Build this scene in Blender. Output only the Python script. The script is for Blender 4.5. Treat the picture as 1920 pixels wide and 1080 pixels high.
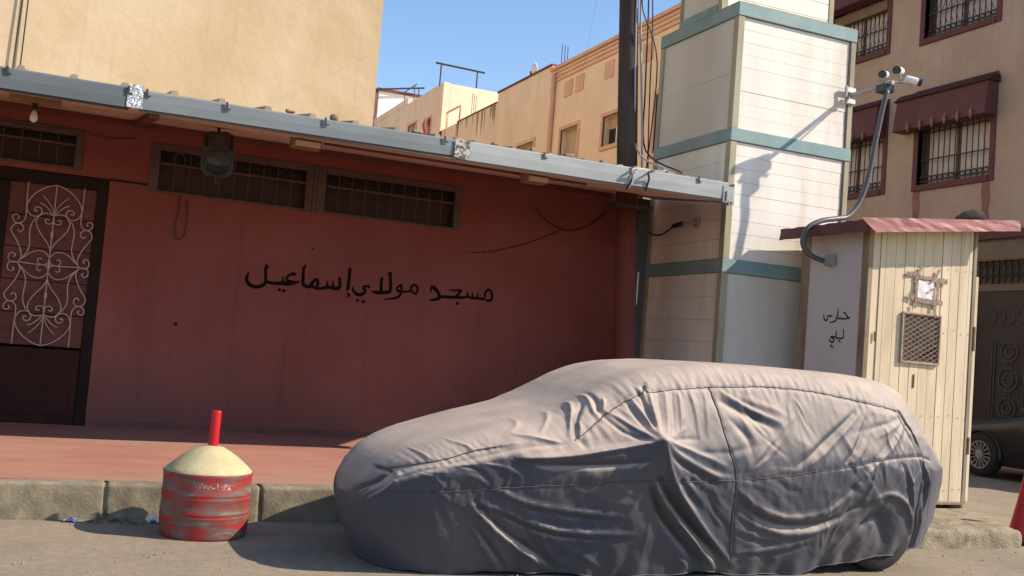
import bpy, bmesh, math, random
import numpy as np
from mathutils import Vector, Matrix, noise as mnoise

for o in list(bpy.data.objects): bpy.data.objects.remove(o)
S = bpy.context.scene
COL = S.collection
random.seed(7)
rng = np.random.default_rng(11)

# ------------------------------------------------------------------ camera, sky, sun, exposure
RGT = Vector((0.91393, -0.39810, 0.07907)); DWN = Vector((0.09705, 0.02518, -0.99496)); FWD = Vector((0.39410, 0.91700, 0.06165))
cam = bpy.data.cameras.new('camera'); camo = bpy.data.objects.new('camera', cam); COL.objects.link(camo)
m = Matrix.Identity(4)
for i in range(3):
    m[i][0] = RGT[i]; m[i][1] = -DWN[i]; m[i][2] = -FWD[i]
m[2][3] = 1.32
camo.matrix_world = m
cam.sensor_width = 36; cam.lens = 1938.5/1920*36; cam.clip_start = .05; cam.clip_end = 3000
S.camera = camo
SUN = Vector((-1, .495, -.85)).normalized()
W = bpy.data.worlds.new('World'); S.world = W; W.use_nodes = True
nt = W.node_tree; nt.nodes.clear()
sky = nt.nodes.new('ShaderNodeTexSky'); sky.sky_type = 'NISHITA'; sky.sun_disc = False
sky.sun_elevation = math.asin(-SUN.z); sky.sun_rotation = math.atan2(-SUN.x, -SUN.y)
sky.air_density = 1.0; sky.dust_density = .1; sky.ozone_density = 3.0
bg = nt.nodes.new('ShaderNodeBackground'); bg.inputs[1].default_value = .15
wo = nt.nodes.new('ShaderNodeOutputWorld'); nt.links.new(sky.outputs[0], bg.inputs[0]); nt.links.new(bg.outputs[0], wo.inputs[0])
sl = bpy.data.lights.new('sun', 'SUN'); sl.energy = 4.9; sl.angle = math.radians(.55); sl.color = (1, .90, .76)
so = bpy.data.objects.new('sun', sl); COL.objects.link(so); so.rotation_mode = 'QUATERNION'; so.rotation_quaternion = SUN.to_track_quat('-Z', 'Y'); so.location = (20, -14, 20)
S.view_settings.view_transform = 'Standard'; S.view_settings.look = 'None'; S.view_settings.exposure = .5; S.view_settings.gamma = 1
S.view_settings.use_curve_mapping = False

# ------------------------------------------------------------------ traced data (metres)
TEXT=[([[1.931,2.018],[1.936,1.95],[1.942,1.886],[1.938,1.843],[1.904,1.811],[1.849,1.795],[1.792,1.807],[1.752,1.842],[1.742,1.88],[1.752,1.92],[1.763,1.946]],[0.0239,0.0281,0.0281,0.0309,0.0337,0.0351,0.0337,0.0337,0.0295,0.0211,0.0098]),([[1.925,2.003],[1.937,2.036],[1.955,2.024],[1.938,1.993]],[0.0182,0.0182,0.0154,0.0154]),([[1.945,1.861],[2.006,1.855],[2.07,1.854],[2.127,1.863],[2.185,1.861],[2.241,1.874],[2.276,1.889],[2.305,1.902]],[0.0281,0.0323,0.0351,0.0393,0.0351,0.0309,0.0239,0.0154]),([[2.124,1.933],[2.125,1.868]],[0.0114,0.0242]),([[2.261,1.978],[2.225,1.976],[2.187,1.954],[2.161,1.919],[2.17,1.898],[2.211,1.888],[2.254,1.889]],[0.0158,0.0273,0.0244,0.023,0.0259,0.0287,0.0287]),([[2.233,1.963],[2.257,1.972]],[0.0244,0.0143]),([[2.098,1.79]],[0.0369]),([[2.147,1.783]],[0.0384]),([[2.343,2.072],[2.343,2.072]],[0.0448,0.0448]),([[2.339,2.057],[2.338,1.992],[2.342,1.926],[2.348,1.876],[2.373,1.857],[2.418,1.854],[2.457,1.865]],[0.0275,0.0303,0.0318,0.0361,0.0361,0.0332,0.0289]),([[2.43,1.881],[2.463,1.92],[2.49,1.941],[2.506,1.91],[2.501,1.866],[2.479,1.842],[2.458,1.858],[2.452,1.883]],[0.0262,0.0291,0.0305,0.0291,0.0276,0.0247,0.0218,0.0218]),([[2.492,1.846],[2.551,1.846],[2.601,1.864],[2.645,1.869],[2.69,1.862],[2.735,1.866],[2.753,1.901],[2.745,1.952]],[0.0277,0.0306,0.0336,0.0336,0.035,0.0365,0.0321,0.0306]),([[2.605,1.938],[2.616,1.881]],[0.0103,0.0265]),([[2.67,1.945],[2.68,1.88]],[0.0103,0.0281]),([[2.743,1.971],[2.745,1.97]],[0.0401,0.0401]),([[2.847,2.085],[2.848,2.084]],[0.0479,0.0479]),([[2.848,2.074],[2.85,2.0],[2.848,1.926],[2.842,1.866]],[0.03,0.0315,0.0315,0.0329]),([[2.839,1.832],[2.851,1.809],[2.879,1.812]],[0.012,0.0179,0.012]),([[2.872,1.808],[2.858,1.793],[2.84,1.771]],[0.0195,0.0165,0.0075]),([[2.898,1.905],[2.909,1.857],[2.95,1.824],[2.996,1.821],[3.037,1.851],[3.044,1.874],[3.021,1.892],[3.031,1.916],[3.07,1.924]],[0.0105,0.027,0.0345,0.036,0.03,0.027,0.0255,0.0255,0.0225]),([[3.08,1.92]],[0.035]),([[2.965,1.755]],[0.0362]),([[3.033,1.747]],[0.0409]),([[3.12,1.869],[3.176,1.862],[3.245,1.869],[3.306,1.879],[3.331,1.906],[3.326,1.988],[3.313,2.077]],[0.0168,0.0335,0.0381,0.0351,0.0351,0.0335,0.0305]),([[3.311,2.085],[3.312,2.084]],[0.0526,0.0526]),([[3.22,2.021],[3.221,2.02]],[0.0415,0.0415]),([[3.218,2.011],[3.22,1.948],[3.225,1.88]],[0.0292,0.0307,0.0323]),([[3.274,1.794],[3.344,1.808],[3.405,1.824],[3.447,1.858],[3.462,1.907],[3.456,1.959]],[0.0108,0.02,0.0262,0.0277,0.0246,0.0262]),([[3.454,1.974],[3.426,1.956],[3.403,1.932],[3.425,1.904],[3.477,1.899],[3.539,1.909],[3.574,1.922]],[0.0281,0.0218,0.0203,0.0265,0.025,0.0218,0.0187]),([[3.577,1.93],[3.574,1.963],[3.603,1.991],[3.64,1.974],[3.65,1.929],[3.637,1.896],[3.612,1.896],[3.574,1.922]],[0.022,0.0252,0.0267,0.0267,0.0252,0.0236,0.0236,0.0189]),([[3.815,1.995],[3.84,1.986],[3.879,1.955],[3.912,1.908],[3.923,1.875],[3.88,1.85],[3.817,1.836]],[0.0192,0.04,0.0352,0.0336,0.0352,0.0304,0.024]),([[3.811,1.99],[3.808,1.933]],[0.024,0.0192]),([[3.91,1.881],[3.982,1.89],[4.064,1.893],[4.137,1.899],[4.203,1.903],[4.268,1.917],[4.319,1.908],[4.393,1.911],[4.469,1.906]],[0.0322,0.0322,0.0322,0.0322,0.029,0.0257,0.0273,0.029,0.0241]),([[4.028,1.975],[4.09,1.973],[4.171,1.983],[4.161,1.955],[4.131,1.921],[4.125,1.898]],[0.0114,0.0211,0.0276,0.026,0.0243,0.0276]),([[4.143,1.828]],[0.0408]),([[4.253,1.976],[4.264,1.918]],[0.0115,0.0247]),([[4.317,1.974],[4.323,1.912]],[0.0116,0.0248]),([[4.381,1.972],[4.391,1.915]],[0.0116,0.0249]),([[4.474,1.907],[4.477,1.97],[4.498,2.015],[4.531,2.018],[4.559,1.989],[4.566,1.931],[4.538,1.896],[4.495,1.899]],[0.0217,0.0234,0.0267,0.0284,0.0267,0.0284,0.0267,0.0251])]
BTEXT=[[[8.537,2.003],[8.507,1.998],[8.486,1.972],[8.461,1.956],[8.436,1.947]],[[8.436,1.947],[8.52,1.939],[8.581,1.944],[8.615,1.944],[8.62,1.993],[8.62,2.053]],[[8.639,1.957],[8.643,1.925],[8.676,1.907],[8.737,1.901]],[[8.709,1.978],[8.723,1.964],[8.747,1.972],[8.77,1.967],[8.778,1.93],[8.805,1.922],[8.831,1.946],[8.838,1.988]],[[8.52,1.825],[8.518,1.74],[8.593,1.736],[8.624,1.743],[8.626,1.816]],[[8.624,1.746],[8.685,1.75],[8.704,1.742],[8.66,1.727],[8.658,1.701],[8.688,1.69],[8.72,1.71],[8.726,1.728]],[[8.583,1.708],[8.552,1.699]],[[8.704,1.655],[8.656,1.636]]]
GRILLE={'arch':[[-0.002,0.799],[-0.09,0.766],[-0.175,0.704],[-0.225,0.639],[-0.249,0.578],[-0.244,0.528],[-0.217,0.482],[-0.174,0.467],[-0.137,0.476],[-0.111,0.512],[-0.118,0.545],[-0.142,0.562],[-0.171,0.554],[-0.18,0.528],[-0.164,0.518],[-0.15,0.528]],'side':[[-0.256,0.801],[-0.256,0.685],[-0.254,0.577],[-0.25,0.478],[-0.256,0.427],[-0.286,0.391],[-0.33,0.385],[-0.359,0.415],[-0.363,0.447],[-0.346,0.466],[-0.319,0.461],[-0.31,0.437],[-0.323,0.423]],'ess':[[-0.309,0.322],[-0.289,0.299],[-0.268,0.314],[-0.259,0.344],[-0.281,0.375],[-0.319,0.381],[-0.354,0.357],[-0.368,0.314],[-0.349,0.275],[-0.314,0.222],[-0.278,0.152],[-0.257,0.088],[-0.256,0.047],[-0.275,0.01]],'outer':[[-0.161,0.452],[-0.19,0.394],[-0.202,0.326],[-0.197,0.26],[-0.191,0.178],[-0.207,0.11],[-0.232,0.066],[-0.275,0.01]],'heart':[[-0.003,0.492],[-0.065,0.51],[-0.116,0.491],[-0.149,0.441],[-0.148,0.391],[-0.124,0.336],[-0.08,0.274],[-0.037,0.221],[-0.009,0.166],[0.002,0.134]],'curl':[[-0.001,0.476],[-0.007,0.425],[-0.036,0.405],[-0.067,0.417],[-0.074,0.442],[-0.056,0.452],[-0.039,0.442]],'fan':[[-0.004,0.509],[-0.026,0.573],[-0.07,0.635],[-0.12,0.682]],'fanlow':[[-0.011,0.504],[-0.054,0.553],[-0.096,0.589],[-0.135,0.605]],'stem':[[0.002,0.795],[0.003,0.518],[0.0,0.384],[0.002,0.134],[0.0,0.0]],'hook':[[-0.274,0.004],[-0.329,-0.002],[-0.361,0.019],[-0.365,0.06],[-0.346,0.087],[-0.315,0.082],[-0.306,0.062],[-0.327,0.052]],'petal':[[-0.275,0.012],[-0.224,0.059],[-0.169,0.11],[-0.096,0.135],[-0.042,0.12],[-0.004,0.075]],'inner':[[-0.006,0.024],[-0.038,0.004],[-0.076,0.0],[-0.1,0.022],[-0.103,0.051],[-0.085,0.061],[-0.066,0.051]],'rail':[[-0.274,0.004],[-0.136,-0.002],[0.0,0.0]]}
GC=[-0.18,11.16,1.813]
FOLDS=[([[3.339,0.611],[3.491,0.446],[3.754,0.224],[3.96,0.044]],0.0189,0.035),([[3.354,0.801],[3.542,0.547],[3.813,0.291],[4.066,0.085]],0.0189,0.035),([[3.372,0.643],[3.605,0.396],[3.998,0.1]],0.0308,-0.055),([[3.342,0.568],[3.495,0.356],[3.844,0.066]],0.0332,-0.055),([[3.349,0.825],[3.578,0.735],[3.791,0.654],[3.932,0.632]],0.0189,0.014),([[3.35,0.838],[3.539,0.808],[3.717,0.764],[3.865,0.707]],0.0189,0.012),([[3.348,0.813],[3.531,0.71],[3.731,0.633]],0.0142,-0.01),([[3.388,1.136],[3.366,1.01],[3.344,0.862]],0.0142,0.02),([[3.328,1.12],[3.331,0.971],[3.336,0.849]],0.0142,-0.012),([[3.494,1.142],[3.46,1.015],[3.411,0.864]],0.0154,0.012),([[3.586,1.16],[3.559,1.019],[3.521,0.856]],0.0154,0.012),([[3.662,1.151],[3.669,1.025],[3.665,0.862]],0.0154,0.01),([[3.772,1.157],[3.751,1.029],[3.73,0.902]],0.0142,0.009),([[3.539,1.144],[3.506,1.017],[3.464,0.879]],0.0118,-0.009),([[3.893,1.112],[4.061,1.043],[4.279,0.962]],0.0426,-0.022),([[3.914,1.165],[4.096,1.071],[4.317,1.003]],0.0213,0.012),([[3.928,0.999],[4.043,0.888],[4.06,0.762]],0.0355,-0.012),([[5.023,1.103],[4.763,0.916],[4.533,0.751],[4.313,0.667]],0.0237,0.006),([[4.969,1.1],[4.637,0.885],[4.395,0.721]],0.0237,-0.014),([[5.087,1.051],[4.985,0.871],[4.839,0.733]],0.0189,0.005),([[5.053,1.063],[4.935,0.896],[4.788,0.745]],0.0166,-0.012),([[3.989,0.504],[4.178,0.401],[4.439,0.335],[4.769,0.365],[5.007,0.492]],0.0261,-0.028),([[3.984,0.568],[4.201,0.442],[4.458,0.39],[4.7,0.434],[4.88,0.545]],0.0213,0.022),([[4.016,0.413],[4.195,0.333],[4.455,0.279],[4.699,0.308],[4.886,0.38]],0.0189,0.018),([[4.055,0.319],[4.213,0.265],[4.368,0.237]],0.0142,0.012),([[4.05,0.278],[4.225,0.223],[4.391,0.216]],0.0142,-0.012),([[4.085,0.154],[4.401,0.181],[4.619,0.237]],0.0166,0.013),([[4.093,0.127],[4.412,0.146],[4.664,0.202]],0.0142,-0.011),([[3.98,0.62],[4.156,0.598],[4.323,0.535]],0.0142,0.01),([[4.25,0.639],[4.369,0.576],[4.469,0.564]],0.0118,-0.01),([[5.051,0.739],[4.88,0.545],[4.69,0.406]],0.0189,0.013),([[4.905,0.682],[4.759,0.543],[4.669,0.42]],0.0166,0.011),([[4.974,0.697],[4.828,0.544],[4.7,0.434]],0.0142,-0.011),([[5.094,0.521],[5.217,0.565],[5.366,0.525],[5.51,0.414],[5.583,0.297]],0.0237,0.022),([[5.008,0.266],[5.184,0.397],[5.324,0.237]],0.0651,-0.035),([[5.074,0.766],[5.05,0.63],[5.005,0.52]],0.0166,0.01),([[5.417,1.136],[5.493,0.944],[5.542,0.807]],0.0142,0.016),([[5.372,1.12],[5.45,0.914],[5.495,0.806]],0.013,-0.012),([[5.539,0.793],[5.62,0.643],[5.689,0.474]],0.0154,0.016),([[5.502,0.792],[5.583,0.628],[5.67,0.416]],0.0142,-0.016),([[5.349,0.774],[5.455,0.583],[5.544,0.429]],0.0154,0.013),([[5.312,0.773],[5.418,0.568],[5.51,0.414]],0.013,-0.01),([[5.206,1.001],[5.21,0.919],[5.232,0.838]],0.0142,0.009),([[5.291,0.964],[5.327,0.855]],0.0142,0.008),([[5.559,0.444],[5.64,0.297],[5.675,0.146]],0.0142,-0.02),([[5.613,0.473],[5.687,0.327],[5.721,0.176]],0.013,0.014),([[3.609,0.143],[3.681,0.102],[3.755,0.054]],0.0118,0.01),([[3.45,0.595],[3.591,0.498],[3.741,0.397]],0.0107,0.008),([[3.583,0.598],[3.744,0.475],[3.926,0.332]],0.0118,0.009),([[3.764,0.602],[3.849,0.502],[3.951,0.426]],0.0107,0.008),([[3.755,0.526],[3.86,0.411],[3.968,0.319]],0.0118,-0.009),([[3.335,0.825],[3.127,0.791],[2.797,0.74],[2.481,0.708]],0.0237,0.034),([[3.314,0.739],[3.055,0.699],[2.67,0.675],[2.482,0.684]],0.0261,-0.028),([[2.397,0.52],[2.563,0.455],[2.821,0.415],[3.192,0.389]],0.0142,0.02),([[2.412,0.49],[2.567,0.422],[2.814,0.381],[3.16,0.35]],0.0142,-0.02),([[2.271,0.431],[2.447,0.402],[2.647,0.322],[2.911,0.279],[3.284,0.275]],0.0154,0.022),([[2.288,0.402],[2.453,0.365],[2.655,0.284],[2.92,0.238],[3.252,0.236]],0.0154,-0.022),([[2.247,0.43],[2.403,0.301],[2.56,0.193],[2.807,0.044]],0.0189,0.026),([[2.27,0.443],[2.44,0.302],[2.61,0.194],[2.859,0.045]],0.0178,-0.026),([[2.284,0.284],[2.41,0.138],[2.522,0.012]],0.0178,0.02),([[2.306,0.298],[2.444,0.151],[2.572,0.013]],0.0166,-0.02),([[2.687,0.31],[2.8,0.135],[2.917,0.072]],0.0166,0.013),([[2.588,0.307],[2.716,0.171],[2.834,0.097]],0.0166,-0.012),([[2.794,0.225],[3.01,0.126],[3.161,0.05]],0.0189,0.012),([[3.104,0.584],[3.174,0.55],[3.256,0.528]],0.0107,0.01),([[2.859,0.55],[2.938,0.529],[3.017,0.52]],0.0107,0.008),([[3.004,0.519],[3.126,0.475],[3.261,0.467]],0.0142,0.008),([[2.208,0.606],[2.283,0.574],[2.359,0.536]],0.0095,0.009),([[2.02,0.573],[2.058,0.54],[2.102,0.509]],0.0095,0.011),([[2.299,0.669],[2.423,0.651],[2.551,0.598]],0.0095,0.009),([[2.444,0.7],[2.557,0.676],[2.66,0.65]],0.0095,0.009),([[2.168,0.645],[2.254,0.631],[2.345,0.553]],0.0107,-0.007),([[2.854,0.611],[2.956,0.627],[3.048,0.625]],0.0095,0.006),([[1.95,0.71],[1.992,0.687],[2.03,0.665]],0.0095,0.006),([[2.152,0.772],[2.224,0.753],[2.248,0.725]],0.0118,0.008),([[2.495,0.837],[2.621,0.826],[2.748,0.809]],0.0142,0.01),([[2.224,0.735],[2.358,0.765],[2.495,0.796]],0.0107,0.008),([[3.045,1.115],[3.028,1.053],[3.017,0.979]],0.0095,0.016),([[3.064,1.092],[3.064,1.043],[3.051,0.993]],0.0083,-0.018),([[3.11,1.07],[3.098,1.032],[3.072,0.994]],0.0083,0.014),([[2.961,1.055],[2.877,0.953],[2.817,0.854]],0.013,0.018),([[2.993,1.038],[2.909,0.949],[2.846,0.843]],0.0118,-0.02),([[2.883,0.947],[2.908,0.924],[2.871,0.827]],0.0095,0.012),([[3.099,0.996],[3.203,0.916],[3.335,0.825]],0.0154,0.014),([[3.057,0.969],[3.159,0.877],[3.32,0.812]],0.0142,-0.01),([[3.269,1.079],[3.315,0.934],[3.349,0.825]],0.0142,0.016),([[3.226,1.064],[3.272,0.919],[3.328,0.825]],0.0118,-0.012),([[2.846,1.005],[2.752,0.94],[2.66,0.863]],0.0107,0.008),([[2.624,0.944],[2.546,0.881],[2.47,0.841]],0.0118,0.006),([[1.82,0.576],[1.757,0.503],[1.695,0.431],[1.696,0.348],[1.752,0.143],[1.808,0.02]],0.013,-0.022),([[1.855,0.577],[1.794,0.482],[1.733,0.409],[1.732,0.337],[1.786,0.144]],0.013,0.012),([[1.717,0.571],[1.762,0.584],[1.82,0.576]],0.0118,-0.02),([[1.836,0.53],[1.835,0.472]],0.0095,0.01)]
SEAMS={'belt':[[1.807,0.465],[2.074,0.494],[2.384,0.528],[2.806,0.566],[3.064,0.593],[3.389,0.619],[3.537,0.616],[3.932,0.632],[4.248,0.659],[4.56,0.702],[4.876,0.747],[5.133,0.795],[5.376,0.821],[5.526,0.823],[5.645,0.799]],'rail':[[2.839,0.825],[2.974,0.91],[3.099,0.996],[3.241,1.078],[3.344,1.127],[3.385,1.18],[3.388,1.136],[3.572,1.165],[3.838,1.193],[4.212,1.219],[4.43,1.221],[4.651,1.213],[4.911,1.186],[5.177,1.152],[5.404,1.121]],'door':[[3.826,1.186],[3.85,1.008],[3.88,0.844],[3.934,0.696],[3.968,0.529],[3.996,0.332],[4.079,0.043]],'hood':[[1.819,0.587],[1.944,0.634],[2.105,0.683],[2.26,0.737],[2.383,0.766]],'rear':[[5.404,1.121],[5.48,0.971],[5.542,0.807],[5.55,0.556],[5.594,0.267]]}

# ------------------------------------------------------------------ helpers
class MB:
    def __init__(s): s.v = []; s.f = []
    def box(s, x0, x1, y0, y1, z0, z1):
        n = len(s.v)
        s.v += [(x0,y0,z0),(x1,y0,z0),(x1,y1,z0),(x0,y1,z0),(x0,y0,z1),(x1,y0,z1),(x1,y1,z1),(x0,y1,z1)]
        s.f += [tuple(n+i for i in q) for q in ((0,3,2,1),(4,5,6,7),(0,1,5,4),(1,2,6,5),(2,3,7,6),(3,0,4,7))]
        return s
    def hexa(s, p):      # 8 corners, bottom ring then top ring
        n = len(s.v); s.v += [tuple(q) for q in p]
        s.f += [tuple(n+i for i in q) for q in ((0,3,2,1),(4,5,6,7),(0,1,5,4),(1,2,6,5),(2,3,7,6),(3,0,4,7))]
        return s
    def tube(s, pts, r, k=6, caps=True):
        pts = [Vector(p) for p in pts]; rs = r if isinstance(r, (list, tuple)) else [r]*len(pts)
        n = len(s.v); up = Vector((.31, .2, .93)); prev = None
        for i, p in enumerate(pts):
            d = (pts[min(i+1, len(pts)-1)]-pts[max(i-1, 0)])
            if d.length < 1e-9: d = Vector((0,0,1))
            d.normalize()
            a = (prev if prev else d.cross(up if abs(d.dot(up)) < .95 else Vector((1,0,0))))
            a = (a - d*a.dot(d)); a.normalize(); prev = a; b = d.cross(a)
            for j in range(k):
                t = 2*math.pi*j/k; s.v.append(tuple(p+(a*math.cos(t)+b*math.sin(t))*rs[i]))
        for i in range(len(pts)-1):
            for j in range(k):
                q = n+i*k; s.f.append((q+j, q+(j+1)%k, q+k+(j+1)%k, q+k+j))
        if caps:
            s.f.append(tuple(n+j for j in reversed(range(k)))); s.f.append(tuple(n+(len(pts)-1)*k+j for j in range(k)))
        return s
    def lathe(s, prof, c, k=24, axis='z', caps=True):
        n = len(s.v)
        for (r, h) in prof:
            for j in range(k):
                t = 2*math.pi*j/k; a, b = r*math.cos(t), r*math.sin(t)
                s.v.append({'z': (c[0]+a, c[1]+b, c[2]+h), 'y': (c[0]+a, c[1]+h, c[2]+b), 'x': (c[0]+h, c[1]+a, c[2]+b)}[axis])
        for i in range(len(prof)-1):
            for j in range(k):
                q = n+i*k; s.f.append((q+j, q+(j+1)%k, q+k+(j+1)%k, q+k+j))
        if caps: s.f.append(tuple(n+j for j in reversed(range(k)))); s.f.append(tuple(n+(len(prof)-1)*k+j for j in range(k)))
        return s
    def grid(s, P):      # P[i][j] points
        n = len(s.v); a = len(P); b = len(P[0])
        for row in P: s.v += [tuple(p) for p in row]
        for i in range(a-1):
            for j in range(b-1): s.f.append((n+i*b+j, n+(i+1)*b+j, n+(i+1)*b+j+1, n+i*b+j+1))
        return s
    def build(s, name, mat, parent=None, bevel=0, smooth=False, seg=1, fix=True):
        me = bpy.data.meshes.new(name)
        off = Vector((0,0,0)); p = parent
        while p is not None: off += p.location; p = p.parent
        me.from_pydata([tuple(Vector(v)-off) for v in s.v], [], s.f)
        if fix:
            bm = bmesh.new(); bm.from_mesh(me); bmesh.ops.recalc_face_normals(bm, faces=bm.faces); bm.to_mesh(me); bm.free()
        me.materials.append(mat)
        o = bpy.data.objects.new(name, me); COL.objects.link(o)
        if parent is not None: o.parent = parent
        if smooth:
            for q in me.polygons: q.use_smooth = True
        if bevel:
            b = o.modifiers.new('bevel', 'BEVEL'); b.width = bevel; b.segments = seg; b.limit_method = 'ANGLE'; b.angle_limit = .6
        return o

def smooth_poly(pts, n=6):
    P = [np.array(p, float) for p in pts]
    if len(P) < 3: return [tuple(p) for p in P]
    out = []
    for i in range(len(P)-1):
        p0 = P[i-1] if i else 2*P[0]-P[1]; p1 = P[i]; p2 = P[i+1]; p3 = P[i+2] if i+2 < len(P) else 2*P[-1]-P[-2]
        for k in range(n):
            t = k/n
            out.append(tuple(.5*((2*p1)+(-p0+p2)*t+(2*p0-5*p1+4*p2-p3)*t*t+(-p0+3*p1-3*p2+p3)*t**3)))
    out.append(tuple(P[-1])); return out

def thing(name, label, cat, loc=(0,0,0), group=None):
    o = bpy.data.objects.new(name, None); COL.objects.link(o); o.location = loc; o.empty_display_size = .2
    o['label'] = label; o['category'] = cat
    if group: o['group'] = group
    bpy.context.view_layer.update
    return o
def tag(o, label, cat, group=None):
    o['label'] = label; o['category'] = cat
    if group: o['group'] = group
    return o
def struct(o): o['kind'] = 'structure'; return o
def stuff(o): o['kind'] = 'stuff'; return o

def mat(name, c1, c2=None, c3=None, scale=2.0, scale3=.6, amt3=.5, rough=.8, bump=.15, bscale=60, bdist=.01, metal=0, stretch=(1,1,1), spec=.4, fac=(.35,.65), detail=8):
    M = bpy.data.materials.new(name); M.use_nodes = True; t = M.node_tree; N = t.nodes; L = t.links
    b = N['Principled BSDF']; b.inputs['Roughness'].default_value = rough; b.inputs['Metallic'].default_value = metal
    b.inputs['Specular IOR Level'].default_value = spec
    tc = N.new('ShaderNodeTexCoord'); mp = N.new('ShaderNodeMapping'); mp.inputs['Scale'].default_value = stretch
    L.new(tc.outputs['Object'], mp.inputs[0])
    c2 = c2 or tuple(.8*x for x in c1)
    n1 = N.new('ShaderNodeTexNoise'); n1.inputs['Scale'].default_value = scale; n1.inputs['Detail'].default_value = detail; n1.inputs['Roughness'].default_value = .6
    L.new(mp.outputs[0], n1.inputs['Vector'])
    r1 = N.new('ShaderNodeMapRange'); r1.inputs[1].default_value = fac[0]; r1.inputs[2].default_value = fac[1]; L.new(n1.outputs[0], r1.inputs[0])
    mx = N.new('ShaderNodeMix'); mx.data_type = 'RGBA'; mx.inputs[6].default_value = (*c1, 1); mx.inputs[7].default_value = (*c2, 1); L.new(r1.outputs[0], mx.inputs[0])
    col = mx.outputs[2]
    if c3:
        n3 = N.new('ShaderNodeTexNoise'); n3.inputs['Scale'].default_value = scale3; n3.inputs['Detail'].default_value = 10; n3.inputs['Roughness'].default_value = .65; n3.inputs['Distortion'].default_value = .4
        mp3 = N.new('ShaderNodeMapping'); mp3.inputs['Scale'].default_value = stretch; mp3.inputs['Location'].default_value = (7.3, 2.1, 4.7); L.new(tc.outputs['Object'], mp3.inputs[0]); L.new(mp3.outputs[0], n3.inputs['Vector'])
        r3 = N.new('ShaderNodeMapRange'); r3.inputs[1].default_value = .48; r3.inputs[2].default_value = .66; r3.inputs[4].default_value = amt3; L.new(n3.outputs[0], r3.inputs[0])
        m3 = N.new('ShaderNodeMix'); m3.data_type = 'RGBA'; m3.inputs[7].default_value = (*c3, 1); L.new(r3.outputs[0], m3.inputs[0]); L.new(col, m3.inputs[6]); col = m3.outputs[2]
    L.new(col, b.inputs['Base Color'])
    if bump:
        nb = N.new('ShaderNodeTexNoise'); nb.inputs['Scale'].default_value = bscale; nb.inputs['Detail'].default_value = 5; L.new(mp.outputs[0], nb.inputs['Vector'])
        bp = N.new('ShaderNodeBump'); bp.inputs['Strength'].default_value = bump; bp.inputs['Distance'].default_value = bdist
        L.new(nb.outputs[0], bp.inputs['Height']); L.new(bp.outputs[0], b.inputs['Normal'])
    return M

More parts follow.
